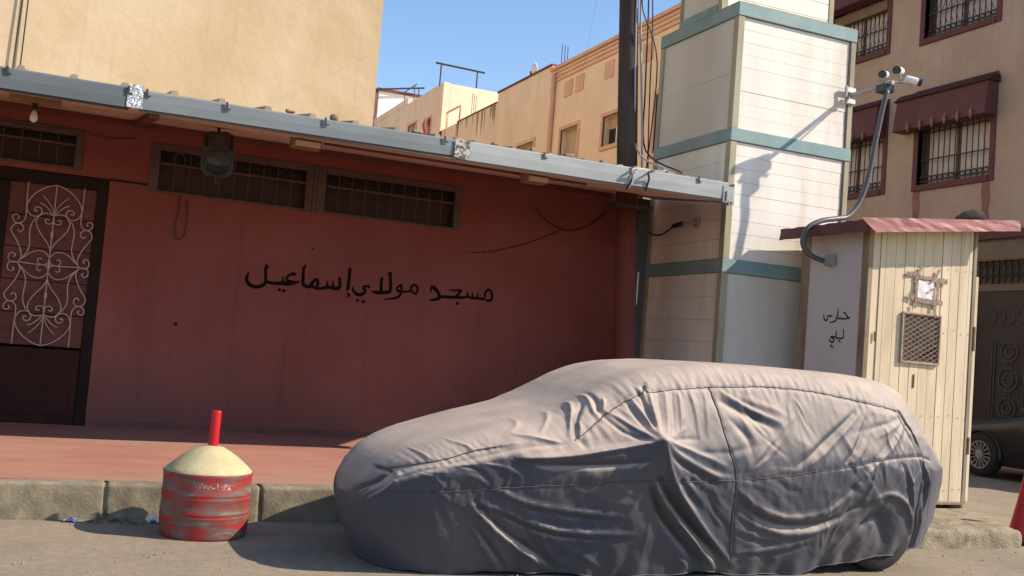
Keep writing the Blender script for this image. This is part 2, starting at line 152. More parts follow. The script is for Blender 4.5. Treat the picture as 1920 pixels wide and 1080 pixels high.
MT = dict(
 road = mat('dusty road', (.305,.24,.165), (.235,.182,.125), (.17,.135,.095), 16, .9, .6, .95, .7, 120, .006, fac=(.3,.7)),
 pave = mat('pink painted pavement', (.39,.17,.118), (.31,.135,.095), (.325,.21,.15), 1.6, .9, .8, .9, .3, 60, .004, stretch=(.8,1.7,1)),
 kerb = mat('grey kerb concrete', (.275,.225,.15), (.19,.152,.10), (.11,.085,.055), 7, 2.4, .7, .95, .55, 45, .008),
 rubble = mat('crumbled concrete', (.36,.29,.19), (.24,.185,.12), (.12,.09,.06), 7, 4, .6, .95, 1, 60, .012),
 pink = mat('dull red wall paint', (.255,.072,.056), (.165,.037,.028), (.20,.036,.018), .33, .62, .75, .75, .25, 30, .004),
 plinth = mat('dirty plinth', (.20,.075,.06), (.13,.05,.04), (.09,.045,.035), 2.4, 1.2, .6, .85, .4, 40, .006),
 soffit = mat('stained soffit board', (.66,.50,.40), (.58,.42,.33), (.36,.20,.15), 1.1, .7, .6, .85, .2, 25, .004),
 fascia = mat('grey galvanised fascia', (.20,.22,.225), (.165,.18,.186), (.235,.25,.25), 1.8, .9, .6, .6, .12, 20, .004, stretch=(.6,1,3), spec=.3),
 fasciadark = mat('dull dark grey fascia', (.125,.142,.147), (.105,.12,.125), (.155,.17,.172), 1.8, .9, .6, .6, .12, 20, .004, stretch=(.6,1,3), spec=.3),
 fasciapale = mat('pale grey fascia', (.36,.37,.355), (.31,.32,.31), (.26,.25,.23), 2.2, 1.3, .6, .6, .12, 20, .004, stretch=(.6,1,3), spec=.3),
 dark = mat('dark brown paint', (.024,.012,.009), (.015,.008,.006), None, 3, rough=.7, spec=.15),
 darkmetal = mat('dark rusty metal', (.05,.036,.03), (.03,.02,.016), (.09,.04,.02), 8, 5, .5, .6, .3, 60, .003),
 doorlow = mat('dark red brown door base', (.052,.017,.012), (.036,.012,.009), (.025,.01,.008), 2.5, 1.5, .5, .75, .15, 30, .003, spec=.15),
 doorred = mat('red brown door board', (.155,.035,.022), (.10,.02,.013), (.06,.012,.008), 2.2, 1.1, .7, .6, .15, 30, .003, stretch=(.6,1,3)),
 winframe = mat('brown grey window frame', (.105,.062,.047), (.075,.042,.032), None, 5, rough=.6),
 panedark = mat('dark window pane', (.014,.011,.011), (.02,.014,.013), None, 1, rough=.25, bump=0),
 panered = mat('dull red shutter board', (.055,.018,.014), (.04,.012,.01), None, 2, rough=.6),
 whiteiron = mat('pinkish white wrought iron', (.50,.36,.32), (.40,.28,.25), None, 12, rough=.6, bump=.1),
 ink = mat('black brushed paint', (.008,.005,.005), (.013,.006,.006), None, 20, rough=.8, bump=0, spec=.05),
 pen = mat('grey black marker', (.05,.045,.05), (.03,.028,.03), None, 30, rough=.7, bump=0),
 rust = mat('rusty orange iron', (.15,.06,.03), (.09,.04,.025), (.05,.025,.018), 9, 5, .6, .8, .4, 70, .003),
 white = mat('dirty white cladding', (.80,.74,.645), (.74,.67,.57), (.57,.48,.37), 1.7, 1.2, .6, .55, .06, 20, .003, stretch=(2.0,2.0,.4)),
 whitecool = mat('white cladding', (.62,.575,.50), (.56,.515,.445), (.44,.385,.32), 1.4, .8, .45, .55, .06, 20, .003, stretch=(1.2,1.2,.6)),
 teal = mat('faded teal paint', (.215,.325,.32), (.17,.265,.265), (.33,.34,.27), 4, 2.5, .5, .6, .15, 40, .002),
 post = mat('olive cream post paint', (.40,.36,.24), (.31,.27,.18), (.18,.12,.07), 4, 3, .5, .7, .2, 40, .002, stretch=(1,1,.3)),
 posttan = mat('tan rusty post', (.30,.23,.145), (.22,.16,.10), (.12,.06,.035), 5, 3, .6, .75, .2, 40, .002, stretch=(1,1,.3)),
 boothw = mat('cream booth board', (.70,.56,.38), (.62,.48,.315), (.48,.34,.21), 2.5, 2.2, .65, .7, .15, 30, .002, stretch=(2.4,2.4,.3)),
 boothg = mat('grey white sheet', (.60,.555,.525), (.55,.505,.475), (.43,.385,.36), 1.3, .8, .5, .6, .08, 30, .002),
 redroof = mat('faded red roof sheet', (.37,.135,.118), (.30,.10,.088), (.22,.07,.06), 2.2, 1.3, .5, .6, .3, 14, .01, stretch=(.5,1,1)),
 beige = mat('beige house wall', (.65,.475,.285), (.57,.405,.228), (.71,.55,.36), .55, .3, .8, .85, .25, 14, .01),
 peach = mat('peach house wall', (.86,.69,.50), (.81,.63,.44), (.72,.53,.35), .6, .3, .4, .85, .2, 10, .01),
 ochre = mat('stained ochre wall', (.84,.68,.49), (.76,.60,.42), (.52,.39,.26), .5, .35, .55, .9, .3, 8, .015, stretch=(1,1,.45)),
 trimpink = mat('salmon trim', (.74,.47,.33), (.66,.40,.27), (.54,.32,.21), 1.2, .8, .4, .85, .2, 20, .005),
 farwhite = mat('far white wash', (.8,.76,.70), (.7,.66,.6), None, .8, rough=.9),
 farpink = mat('far dull pink wall', (.45,.26,.20), (.38,.22,.17), None, .8, rough=.9),
 shutter = mat('beige roller shutter', (.50,.40,.27), (.44,.345,.23), None, 3, rough=.6, stretch=(.3,.3,6)),
 rb = mat('brown grey render', (.50,.375,.285), (.42,.31,.235), (.40,.265,.20), 1.1, .45, .6, .95, .6, 22, .012),
 maroon = mat('maroon paint', (.13,.042,.043), (.105,.034,.036), (.085,.028,.029), 2, 1, .5, .65, .1, 20, .003),
 maroondark = mat('dark maroon tiles', (.07,.02,.02), (.045,.013,.013), None, 4, rough=.7),
 iron = mat('black iron', (.016,.014,.014), (.03,.022,.02), None, 15, rough=.55),
 curtain = mat('pale window pane and curtain', (.62,.55,.52), (.52,.46,.43), (.40,.35,.33), 1.6, 2.4, .6, .35, 0, stretch=(1,2.5,.7)),
 gold = mat('dull gold finial', (.42,.30,.14), (.3,.2,.09), None, 9, rough=.45, metal=.4),
 gate = mat('dark gate metal', (.045,.036,.036), (.032,.026,.026), (.06,.04,.034), 2, 1.2, .5, .55, .1, 30, .002),
 gateline = mat('grey gate ornament', (.13,.11,.105), (.10,.085,.08), None, 9, rough=.6),
 tan = mat('tan lintel', (.22,.16,.115), (.17,.12,.085), None, 3, rough=.8),
 concpole = mat('weathered dark pole', (.060,.045,.040), (.040,.030,.027), (.10,.075,.06), 5, 3, .5, .9, .6, 40, .006, stretch=(2,2,.25)),
 polered = mat('red brown painted column', (.17,.045,.03), (.12,.03,.02), (.08,.028,.02), 3, 1.5, .6, .8, .3, 30, .004, stretch=(1,1,.5)),
 cableblack = mat('black cable', (.022,.02,.02), None, None, 20, rough=.5, bump=0),
 cablegrey = mat('grey conduit', (.36,.35,.34), (.30,.29,.28), None, 12, rough=.45, bump=.1),
 conduit = mat('dark grey flexible conduit', (.105,.10,.10), (.08,.078,.078), None, 12, rough=.4, bump=.1),
 drumred = None, 
 cement = mat('yellow cement', (.55,.46,.26), (.46,.375,.20), (.34,.27,.15), 7, 3, .5, .95, .6, 80, .006),
 redpaint = mat('glossy red paint', (.60,.012,.022), (.50,.010,.018), (.33,.01,.012), 8, 4, .5, .35, .15, 40, .002),
 plastwhite = mat('white plastic', (.78,.76,.73), (.72,.70,.66), None, 10, rough=.35, bump=0),
 plastdark = mat('dark plastic', (.03,.03,.033), (.02,.02,.022), None, 10, rough=.35, bump=0),
 speaker = mat('brown black speaker box', (.040,.028,.024), (.03,.02,.018), None, 10, rough=.5),
 grey = mat('grey box plastic', (.33,.32,.32), (.27,.26,.26), None, 8, rough=.6),
 rubber = mat('dark tyre rubber', (.02,.019,.019), (.03,.028,.026), None, 20, rough=.85),
 alloy = mat('dull alloy', (.42,.40,.38), (.34,.32,.30), None, 14, rough=.4, metal=.3, bump=.05),
 carblack = mat('dusty black car paint', (.016,.014,.015), (.024,.021,.021), None, 2, rough=.3, bump=0, spec=.5),
 glass = mat('dark car glass', (.01,.011,.013), None, None, 3, rough=.08, bump=0, spec=.6),
 cone = mat('red cone rubber', (.55,.03,.035), (.45,.02,.025), None, 6, rough=.5),
 seam = mat('dark seam tape', (.085,.08,.085), (.06,.056,.06), None, 30, rough=.7, bump=0),
 paper = mat('crumpled white paper', (.72,.72,.82), (.6,.6,.72), None, 20, rough=.8),
 bluewrap = mat('blue white wrapper', (.05,.07,.42), (.55,.58,.72), None, 45, rough=.4, fac=(.45,.55)),
 leaf = mat('dry brown leaf', (.12,.065,.035), (.2,.12,.07), None, 20, rough=.8),
 yellowwood = mat('yellowed wood board', (.26,.165,.075), (.2,.125,.055), None, 6, rough=.7),
 bulb = mat('frosted bulb glass', (.70,.62,.55), None, None, 4, rough=.2, bump=0),
 brown = mat('dark brown cloth', (.050,.024,.019), (.03,.015,.012), None, 8, rough=.9, bump=.4),
 tapebrown = mat('brown packing tape', (.19,.105,.075), (.36,.25,.19), None, 42, rough=.4, bump=.2, fac=(.4,.6)),
 notepaper = mat('bleached paper notice', (.80,.76,.70), (.70,.64,.57), (.42,.33,.28), 30, 22, .45, .7, .2, 40, .002),
 silver = mat('crumpled silver tape', (.75,.74,.72), (.5,.5,.5), (.16,.16,.16), 40, 30, .8, .25, 1, 60, .01, metal=.5),
 mesh = mat('tan expanded metal', (.40,.30,.21), (.30,.21,.145), None, 12, rough=.6, bump=0),
 laundryred = mat('red and white cloth', (.5,.09,.10), (.6,.56,.58), None, 2.2, rough=.9, fac=(.47,.53), stretch=(1,1,.3)),
)

def enrich_wall(M, z0, z1, dirt, streak, cracks=True):
    # splash dirt along the foot, faint drip streaks, hairline cracks, trowel relief
    t = M.node_tree; N = t.nodes; L = t.links; b = N['Principled BSDF']; src = b.inputs['Base Color'].links[0].from_socket
    tc = N.new('ShaderNodeTexCoord'); sx = N.new('ShaderNodeSeparateXYZ'); L.new(tc.outputs['Object'], sx.inputs[0])
    n = N.new('ShaderNodeTexNoise'); n.inputs['Scale'].default_value = 2.2; n.inputs['Detail'].default_value = 9; L.new(tc.outputs['Object'], n.inputs['Vector'])
    ad = N.new('ShaderNodeMath'); ad.operation = 'MULTIPLY_ADD'; ad.inputs[1].default_value = -1.6*(z1-z0); L.new(n.outputs[0], ad.inputs[0]); L.new(sx.outputs[2], ad.inputs[2])
    r = N.new('ShaderNodeMapRange'); r.inputs[1].default_value = z1-.8*(z1-z0); r.inputs[2].default_value = z0-.8*(z1-z0); r.inputs[3].default_value = 0; r.inputs[4].default_value = .6; L.new(ad.outputs[0], r.inputs[0])
    m1 = N.new('ShaderNodeMix'); m1.data_type = 'RGBA'; m1.inputs[7].default_value = (*dirt,1); L.new(r.outputs[0], m1.inputs[0]); L.new(src, m1.inputs[6])
    mp = N.new('ShaderNodeMapping'); mp.inputs['Scale'].default_value = (3.2,3.2,.16); L.new(tc.outputs['Object'], mp.inputs[0])
    n2 = N.new('ShaderNodeTexNoise'); n2.inputs['Scale'].default_value = 2.4; n2.inputs['Detail'].default_value = 8; L.new(mp.outputs[0], n2.inputs['Vector'])
    r2 = N.new('ShaderNodeMapRange'); r2.inputs[1].default_value = .56; r2.inputs[2].default_value = .74; r2.inputs[4].default_value = .4; L.new(n2.outputs[0], r2.inputs[0])
    m2 = N.new('ShaderNodeMix'); m2.data_type = 'RGBA'; m2.inputs[7].default_value = (*streak,1); L.new(r2.outputs[0], m2.inputs[0]); L.new(m1.outputs[2], m2.inputs[6]); out = m2.outputs[2]
    if cracks:
        nd = N.new('ShaderNodeTexNoise'); nd.inputs['Scale'].default_value = 1.6; nd.inputs['Detail'].default_value = 6; L.new(tc.outputs['Object'], nd.inputs['Vector'])
        av = N.new('ShaderNodeVectorMath'); av.operation = 'MULTIPLY_ADD'; av.inputs[1].default_value = (1.1,1.1,1.1); L.new(nd.outputs['Color'], av.inputs[0]); L.new(tc.outputs['Object'], av.inputs[2])
        vo = N.new('ShaderNodeTexVoronoi'); vo.feature = 'DISTANCE_TO_EDGE'; vo.inputs['Scale'].default_value = .55; L.new(av.outputs[0], vo.inputs['Vector'])
        rv = N.new('ShaderNodeMapRange'); rv.inputs[1].default_value = .0015; rv.inputs[2].default_value = .006; rv.inputs[3].default_value = .22; rv.inputs[4].default_value = 0; L.new(vo.outputs['Distance'], rv.inputs[0])
        rm = N.new('ShaderNodeMapRange'); rm.inputs[1].default_value = .5; rm.inputs[2].default_value = .58; L.new(n.outputs[0], rm.inputs[0])
        mm = N.new('ShaderNodeMath'); mm.operation = 'MULTIPLY'; L.new(rv.outputs[0], mm.inputs[0]); L.new(rm.outputs[0], mm.inputs[1])
        m3 = N.new('ShaderNodeMix'); m3.data_type = 'RGBA'; m3.inputs[7].default_value = tuple(.45*c for c in streak)+(1,); L.new(mm.outputs[0], m3.inputs[0]); L.new(out, m3.inputs[6]); out = m3.outputs[2]
    L.new(out, b.inputs['Base Color'])
    # broad trowel relief under the fine grain
    n5 = N.new('ShaderNodeTexNoise'); n5.inputs['Scale'].default_value = 3.4; n5.inputs['Detail'].default_value = 5; L.new(tc.outputs['Object'], n5.inputs['Vector'])
    bp = N.new('ShaderNodeBump'); bp.inputs['Strength'].default_value = .5; bp.inputs['Distance'].default_value = .02; L.new(n5.outputs[0], bp.inputs['Height'])
    old = b.inputs['Normal'].links[0].from_node; L.new(bp.outputs[0], old.inputs['Normal'])
enrich_wall(MT['pink'], .0, .75, (.15,.07,.058), (.12,.034,.030))
enrich_wall(MT['beige'], -9, -8, (.4,.3,.18), (.50,.36,.21), False)
enrich_wall(MT['peach'], -9, -8, (.4,.3,.18), (.66,.49,.32), False)
enrich_wall(MT['rb'], -9, -8, (.3,.22,.17), (.30,.21,.16), False)

# drum paint: red worn down to grey steel on the raised ribs and belly
def drum_mat():
    M = bpy.data.materials.new('worn red drum paint'); M.use_nodes = True; t = M.node_tree; N = t.nodes; L = t.links; b = N['Principled BSDF']
    tc = N.new('ShaderNodeTexCoord'); mp = N.new('ShaderNodeMapping'); mp.inputs['Scale'].default_value = (2.6, 2.6, 11); L.new(tc.outputs['Object'], mp.inputs[0])
    n = N.new('ShaderNodeTexNoise'); n.inputs['Scale'].default_value = 1.7; n.inputs['Detail'].default_value = 9; n.inputs['Roughness'].default_value = .62; L.new(mp.outputs[0], n.inputs['Vector'])
    r = N.new('ShaderNodeValToRGB'); cr = r.color_ramp; cr.elements[0].position = .37; cr.elements[0].color = (.38,.022,.020,1); cr.elements[1].position = .66; cr.elements[1].color = (.22,.17,.15,1)
    for p, c in ((.45, (.31,.032,.028,1)), (.51, (.21,.065,.05,1)), (.58, (.15,.10,.088,1))):
        e = cr.elements.new(p); e.color = c
    L.new(n.outputs[0], r.inputs[0])
    n2 = N.new('ShaderNodeTexNoise'); n2.inputs['Scale'].default_value = 9; n2.inputs['Detail'].default_value = 8; L.new(tc.outputs['Object'], n2.inputs['Vector'])
    r2 = N.new('ShaderNodeMapRange'); r2.inputs[1].default_value = .52; r2.inputs[2].default_value = .68; r2.inputs[4].default_value = .55; L.new(n2.outputs[0], r2.inputs[0])
    mx = N.new('ShaderNodeMix'); mx.data_type = 'RGBA'; mx.inputs[7].default_value = (.12,.055,.035,1); L.new(r2.outputs[0], mx.inputs[0]); L.new(r.outputs[0], mx.inputs[6])
    sx = N.new('ShaderNodeSeparateXYZ'); L.new(tc.outputs['Object'], sx.inputs[0])
    def band(sock, lo, hi, soft):
        a_ = N.new('ShaderNodeMapRange'); a_.inputs[1].default_value = lo; a_.inputs[2].default_value = lo+soft; L.new(sock, a_.inputs[0])
        c_ = N.new('ShaderNodeMapRange'); c_.inputs[1].default_value = hi; c_.inputs[2].default_value = hi-soft; L.new(sock, c_.inputs[0])
        m_ = N.new('ShaderNodeMath'); m_.operation = 'MULTIPLY'; L.new(a_.outputs[0], m_.inputs[0]); L.new(c_.outputs[0], m_.inputs[1]); return m_.outputs[0]
    n4 = N.new('ShaderNodeTexNoise'); n4.inputs['Scale'].default_value = 34; n4.inputs['Detail'].default_value = 6; n4.inputs['Distortion'].default_value = 2; L.new(tc.outputs['Object'], n4.inputs['Vector'])
    r4 = N.new('ShaderNodeMapRange'); r4.inputs[1].default_value = .53; r4.inputs[2].default_value = .58; L.new(n4.outputs[0], r4.inputs[0])
    m1 = N.new('ShaderNodeMath'); m1.operation = 'MULTIPLY'; L.new(band(sx.outputs[2], .31, .36, .015), m1.inputs[0]); L.new(band(sx.outputs[0], -.12, .16, .08), m1.inputs[1])
    m2 = N.new('ShaderNodeMath'); m2.operation = 'MULTIPLY'; L.new(m1.outputs[0], m2.inputs[0]); L.new(r4.outputs[0], m2.inputs[1])
    mw = N.new('ShaderNodeMix'); mw.data_type = 'RGBA'; mw.inputs[7].default_value = (.50,.42,.39,1); L.new(m2.outputs[0], mw.inputs[0]); L.new(mx.outputs[2], mw.inputs[6])
    L.new(mw.outputs[2], b.inputs['Base Color']); b.inputs['Roughness'].default_value = .55; b.inputs['Specular IOR Level'].default_value = .3
    nb = N.new('ShaderNodeBump'); nb.inputs['Strength'].default_value = .35; nb.inputs['Distance'].default_value = .004; L.new(n2.outputs[0], nb.inputs['Height']); L.new(nb.outputs[0], b.inputs['Normal'])
    return M
MT['drumred'] = drum_mat()

# grey car cover with tan dust that has settled on what faces up
def cover_mat():
    M = bpy.data.materials.new('dusty grey car cover'); M.use_nodes = True; t = M.node_tree; N = t.nodes; L = t.links; b = N['Principled BSDF']
    tc = N.new('ShaderNodeTexCoord'); ge = N.new('ShaderNodeNewGeometry'); sx = N.new('ShaderNodeSeparateXYZ'); L.new(ge.outputs['Normal'], sx.inputs[0])
    n1 = N.new('ShaderNodeTexNoise'); n1.inputs['Scale'].default_value = 3.2; n1.inputs['Detail'].default_value = 9; n1.inputs['Roughness'].default_value = .65; L.new(tc.outputs['Object'], n1.inputs['Vector'])
    up = N.new('ShaderNodeMapRange'); up.inputs[1].default_value = .08; up.inputs[2].default_value = .75; L.new(sx.outputs[2], up.inputs[0])
    nn = N.new('ShaderNodeMapRange'); nn.inputs[1].default_value = .3; nn.inputs[2].default_value = .7; nn.inputs[3].default_value = .62; nn.inputs[4].default_value = 1.0; L.new(n1.outputs[0], nn.inputs[0])
    mu = N.new('ShaderNodeMath'); mu.operation = 'MULTIPLY'; L.new(up.outputs[0], mu.inputs[0]); L.new(nn.outputs[0], mu.inputs[1])
    n2 = N.new('ShaderNodeTexNoise'); n2.inputs['Scale'].default_value = 1.3; n2.inputs['Detail'].default_value = 7; L.new(tc.outputs['Object'], n2.inputs['Vector'])
    r2 = N.new('ShaderNodeMapRange'); r2.inputs[1].default_value = .42; r2.inputs[2].default_value = .72; r2.inputs[4].default_value = .11; L.new(n2.outputs[0], r2.inputs[0])
    ad = N.new('ShaderNodeMath'); ad.operation = 'ADD'; ad.use_clamp = True; L.new(mu.outputs[0], ad.inputs[0]); L.new(r2.outputs[0], ad.inputs[1])
    mx = N.new('ShaderNodeMix'); mx.data_type = 'RGBA'; mx.inputs[6].default_value = (.056,.058,.076,1); mx.inputs[7].default_value = (.50,.385,.305,1)
    L.new(ad.outputs[0], mx.inputs[0]); L.new(mx.outputs[2], b.inputs['Base Color'])
    b.inputs['Roughness'].default_value = .62; b.inputs['Specular IOR Level'].default_value = .25; b.inputs['Sheen Weight'].default_value = .05
    nb = N.new('ShaderNodeTexNoise'); nb.inputs['Scale'].default_value = 22; nb.inputs['Detail'].default_value = 4; nb.inputs['Distortion'].default_value = 1.6; L.new(tc.outputs['Object'], nb.inputs['Vector'])
    bp = N.new('ShaderNodeBump'); bp.inputs['Strength'].default_value = .16; bp.inputs['Distance'].default_value = .010; L.new(nb.outputs[0], bp.inputs['Height'])
    nr = N.new('ShaderNodeTexNoise'); nr.noise_type = 'RIDGED_MULTIFRACTAL'; nr.inputs['Scale'].default_value = 3.6; nr.inputs['Detail'].default_value = 3; nr.inputs['Distortion'].default_value = .9
    L.new(tc.outputs['Object'], nr.inputs['Vector'])
    b2 = N.new('ShaderNodeBump'); b2.inputs['Strength'].default_value = .22; b2.inputs['Distance'].default_value = .014; L.new(nr.outputs[0], b2.inputs['Height']); L.new(bp.outputs[0], b2.inputs['Normal'])
    L.new(b2.outputs[0], b.inputs['Normal'])
    return M
MT['cover'] = cover_mat()

def rough_box(x0, x1, y0, y1, z0, z1, step=.04, amp=.008, rnd=.025, seed=0, freq=9):
    """a box of small faces with rounded, chipped edges"""
    bm = bmesh.new()
    nx, ny, nz = [max(1, int((b-a)/step)) for a, b in ((x0,x1),(y0,y1),(z0,z1))]
    bmesh.ops.create_cube(bm, size=1)
    idx = {}
    V = []; F = []
    def vid(i,j,k):
        if (i,j,k) not in idx:
            p = Vector((x0+(x1-x0)*i/nx, y0+(y1-y0)*j/ny, z0+(z1-z0)*k/nz))
            lo = Vector((x0+rnd,y0+rnd,z0+rnd)); hi = Vector((x1-rnd,y1-rnd,z1-rnd))
            c = Vector([min(max(p[a],lo[a]),hi[a]) for a in range(3)]); d = p-c
            if d.length > 1e-6: p = c+d.normalized()*min(d.length, rnd)
            q = p*freq+Vector((seed*3.1,seed*1.7,seed)); w = mnoise.noise(q)*.6+mnoise.noise(q*2.7)*.4+.5*min(0,mnoise.noise(q*.6)+.2)
            ctr = Vector(((x0+x1)/2,(y0+y1)/2,(z0+z1)/2)); n = (p-ctr); n = Vector((n.x/(x1-x0),n.y/(y1-y0),n.z/(z1-z0))); n.normalize()
            p = p+n*(w*amp-amp*.5)
            idx[(i,j,k)] = len(V); V.append(tuple(p))
        return idx[(i,j,k)]
    for k in (0,nz):
        for i in range(nx):
            for j in range(ny): F.append((vid(i,j,k),vid(i+1,j,k),vid(i+1,j+1,k),vid(i,j+1,k)))
    for j in (0,ny):
        for i in range(nx):
            for k in range(nz): F.append((vid(i,j,k),vid(i+1,j,k),vid(i+1,j,k+1),vid(i,j,k+1)))
    for i in (0,nx):
        for j in range(ny):
            for k in range(nz): F.append((vid(i,j,k),vid(i,j+1,k),vid(i,j+1,k+1),vid(i,j,k+1)))
    bm.free(); b = MB(); b.v = V; b.f = F; return b

def wall_holes(plane, c, d, a0, a1, z0, z1, holes):
    """wall of depth d with rectangular openings. plane 'y': a is x, outer face at y=c. plane 'x': a is y, outer face at x=c"""
    b = MB()
    P = (lambda a, t, z: (a, c+t, z)) if plane == 'y' else (lambda a, t, z: (c+t, a, z))
    A = sorted({a0, a1, *[h[0] for h in holes], *[h[1] for h in holes]}); Z = sorted({z0, z1, *[h[2] for h in holes], *[h[3] for h in holes]})
    A = [a for a in A if a0 <= a <= a1]; Z = [z for z in Z if z0 <= z <= z1]
    inside = lambda a, z: any(h[0] < a < h[1] and h[2] < z < h[3] for h in holes)
    solid = {}
    for i in range(len(A)-1):
        for k in range(len(Z)-1): solid[i,k] = not inside((A[i]+A[i+1])/2, (Z[k]+Z[k+1])/2)
    vi = {}
    def v(i, t, k):
        if (i,t,k) not in vi: vi[i,t,k] = len(b.v); b.v.append(P(A[i], t, Z[k]))
        return vi[i,t,k]
    for (i,k), s in solid.items():
        if not s: continue
        b.f.append((v(i,0,k),v(i+1,0,k),v(i+1,0,k+1),v(i,0,k+1))); b.f.append((v(i,d,k),v(i,d,k+1),v(i+1,d,k+1),v(i+1,d,k)))
        if not solid.get((i-1,k)): b.f.append((v(i,0,k),v(i,0,k+1),v(i,d,k+1),v(i,d,k)))
        if not solid.get((i+1,k)): b.f.append((v(i+1,0,k),v(i+1,d,k),v(i+1,d,k+1),v(i+1,0,k+1)))
        if not solid.get((i,k-1)): b.f.append((v(i,0,k),v(i,d,k),v(i+1,d,k),v(i+1,0,k)))
        if not solid.get((i,k+1)): b.f.append((v(i,0,k+1),v(i+1,0,k+1),v(i+1,d,k+1),v(i,d,k+1)))
    return b

def enrich_road(M):
    t = M.node_tree; N = t.nodes; L = t.links; b = N['Principled BSDF']; src = b.inputs['Base Color'].links[0].from_socket
    tc = N.new('ShaderNodeTexCoord')
    n = N.new('ShaderNodeTexNoise'); n.inputs['Scale'].default_value = .8; n.inputs['Detail'].default_value = 10; n.inputs['Roughness'].default_value = .7; L.new(tc.outputs['Object'], n.inputs['Vector'])
    r = N.new('ShaderNodeMapRange'); r.inputs[1].default_value = .5; r.inputs[2].default_value = .68; r.inputs[4].default_value = .55; L.new(n.outputs[0], r.inputs[0])
    m1 = N.new('ShaderNodeMix'); m1.data_type = 'RGBA'; m1.inputs[7].default_value = (.19,.15,.11,1); L.new(r.outputs[0], m1.inputs[0]); L.new(src, m1.inputs[6])
    vs = N.new('ShaderNodeTexVoronoi'); vs.inputs['Scale'].default_value = 46; L.new(tc.outputs['Object'], vs.inputs['Vector'])
    rs_ = N.new('ShaderNodeMapRange'); rs_.inputs[1].default_value = .12; rs_.inputs[2].default_value = .26; rs_.inputs[3].default_value = .7; rs_.inputs[4].default_value = 0; L.new(vs.outputs['Distance'], rs_.inputs[0])
    sc = N.new('ShaderNodeSeparateColor'); L.new(vs.outputs['Color'], sc.inputs[0]); th = N.new('ShaderNodeMath'); th.operation = 'GREATER_THAN'; th.inputs[1].default_value = .72; L.new(sc.outputs[0], th.inputs[0])
    mm = N.new('ShaderNodeMath'); mm.operation = 'MULTIPLY'; L.new(rs_.outputs[0], mm.inputs[0]); L.new(th.outputs[0], mm.inputs[1])
    tone = N.new('ShaderNodeMix'); tone.data_type = 'RGBA'; tone.inputs[6].default_value = (.10,.08,.06,1); tone.inputs[7].default_value = (.50,.42,.32,1); L.new(sc.outputs[1], tone.inputs[0])
    m2 = N.new('ShaderNodeMix'); m2.data_type = 'RGBA'; L.new(mm.outputs[0], m2.inputs[0]); L.new(m1.outputs[2], m2.inputs[6]); L.new(tone.outputs[2], m2.inputs[7])
    L.new(m2.outputs[2], b.inputs['Base Color'])
enrich_road(MT['road'])

# ================================================================== GROUND
g = MB()
xs = np.concatenate([np.linspace(-400,-6,8), np.linspace(-4,16,81), np.linspace(20,400,8)]); ys = np.concatenate([np.linspace(-200,0,4), np.linspace(1,14,66), np.linspace(18,500,8)])
g.grid([[(x, y, (.010*mnoise.noise(Vector((x*.7,y*.7,0)))+.004*mnoise.noise(Vector((x*3,y*3,2))))-.006 if -4 <= x <= 16 and 1 <= y <= 14 else -.006) for y in ys] for x in xs])
struct(g.build('road', MT['road'], smooth=True))
# fine loose grit scattered on the road: nobody could count it
gr = MB()
for i in range(900):
    x = random.uniform(-.6, 9.2); y = 5.6+abs(random.gauss(0, 1.0)) if x < 2.5 else random.uniform(5.2, 7.2)
    if y > 7.36 and x < 6.3: continue
    r = random.choice((.002,.003,.003,.004,.005,.008)); a = random.random()*6.28
    pts = [(x+r*math.cos(a+t)*random.uniform(.7,1.2), y+r*math.sin(a+t)*random.uniform(.7,1.2)) for t in (0,1.57,3.14,4.71)]
    n = len(gr.v); gr.v += [(p[0],p[1],-.004) for p in pts]+[(x,y,r*.9)]; gr.f += [(n,n+1,n+4),(n+1,n+2,n+4),(n+2,n+3,n+4),(n+3,n,n+4)]
stuff(gr.build('grit', MT['rubble']))

pv = MB()
px = np.linspace(-14, 6.3, 102); py = np.linspace(7.555, 11.35, 26)
pv.grid([[(x, y, .238+.012*(y-7.5)/3.7+.006*mnoise.noise(Vector((x*.9,y*.9,5)))+.002*mnoise.noise(Vector((x*4,y*4,1)))) for y in py] for x in px])
pv.box(-14, 6.3, 7.56, 11.35, -.2, .20)
struct(pv.build('pavement', MT['pave'], smooth=True))
kerb = rough_box(-14.0, 6.45, 7.418, 7.56, -.2, .225, .5, 0, .004).build('kerb', MT['kerb']); struct(kerb)
for k in range(-7, 6):
    x0 = .37+1.02*k
    rough_box(x0+.001, x0+1.019, 7.40+random.uniform(-.003,.003), 7.585, -.12, .243+random.uniform(-.002,.002), .024, .013, .013, seed=k+9).build('kerbstone', MT['kerb'], kerb, smooth=True)
# the concrete pad under the booth with its broken front edge
pad = MB(); pad.box(5.6, 9.0, 7.05, 9.45, -.2, .045); struct(pad.build('booth_pad', MT['rubble'], bevel=.015))
bk = rough_box(6.3, 7.69, 6.40, 6.98, -.1, .165, .03, .03, .05, seed=41, freq=7)
tag(bk.build('broken_kerb_block', MT['rubble'], smooth=True), 'broken pale concrete kerb block on the road below the cream booth', 'kerb block')

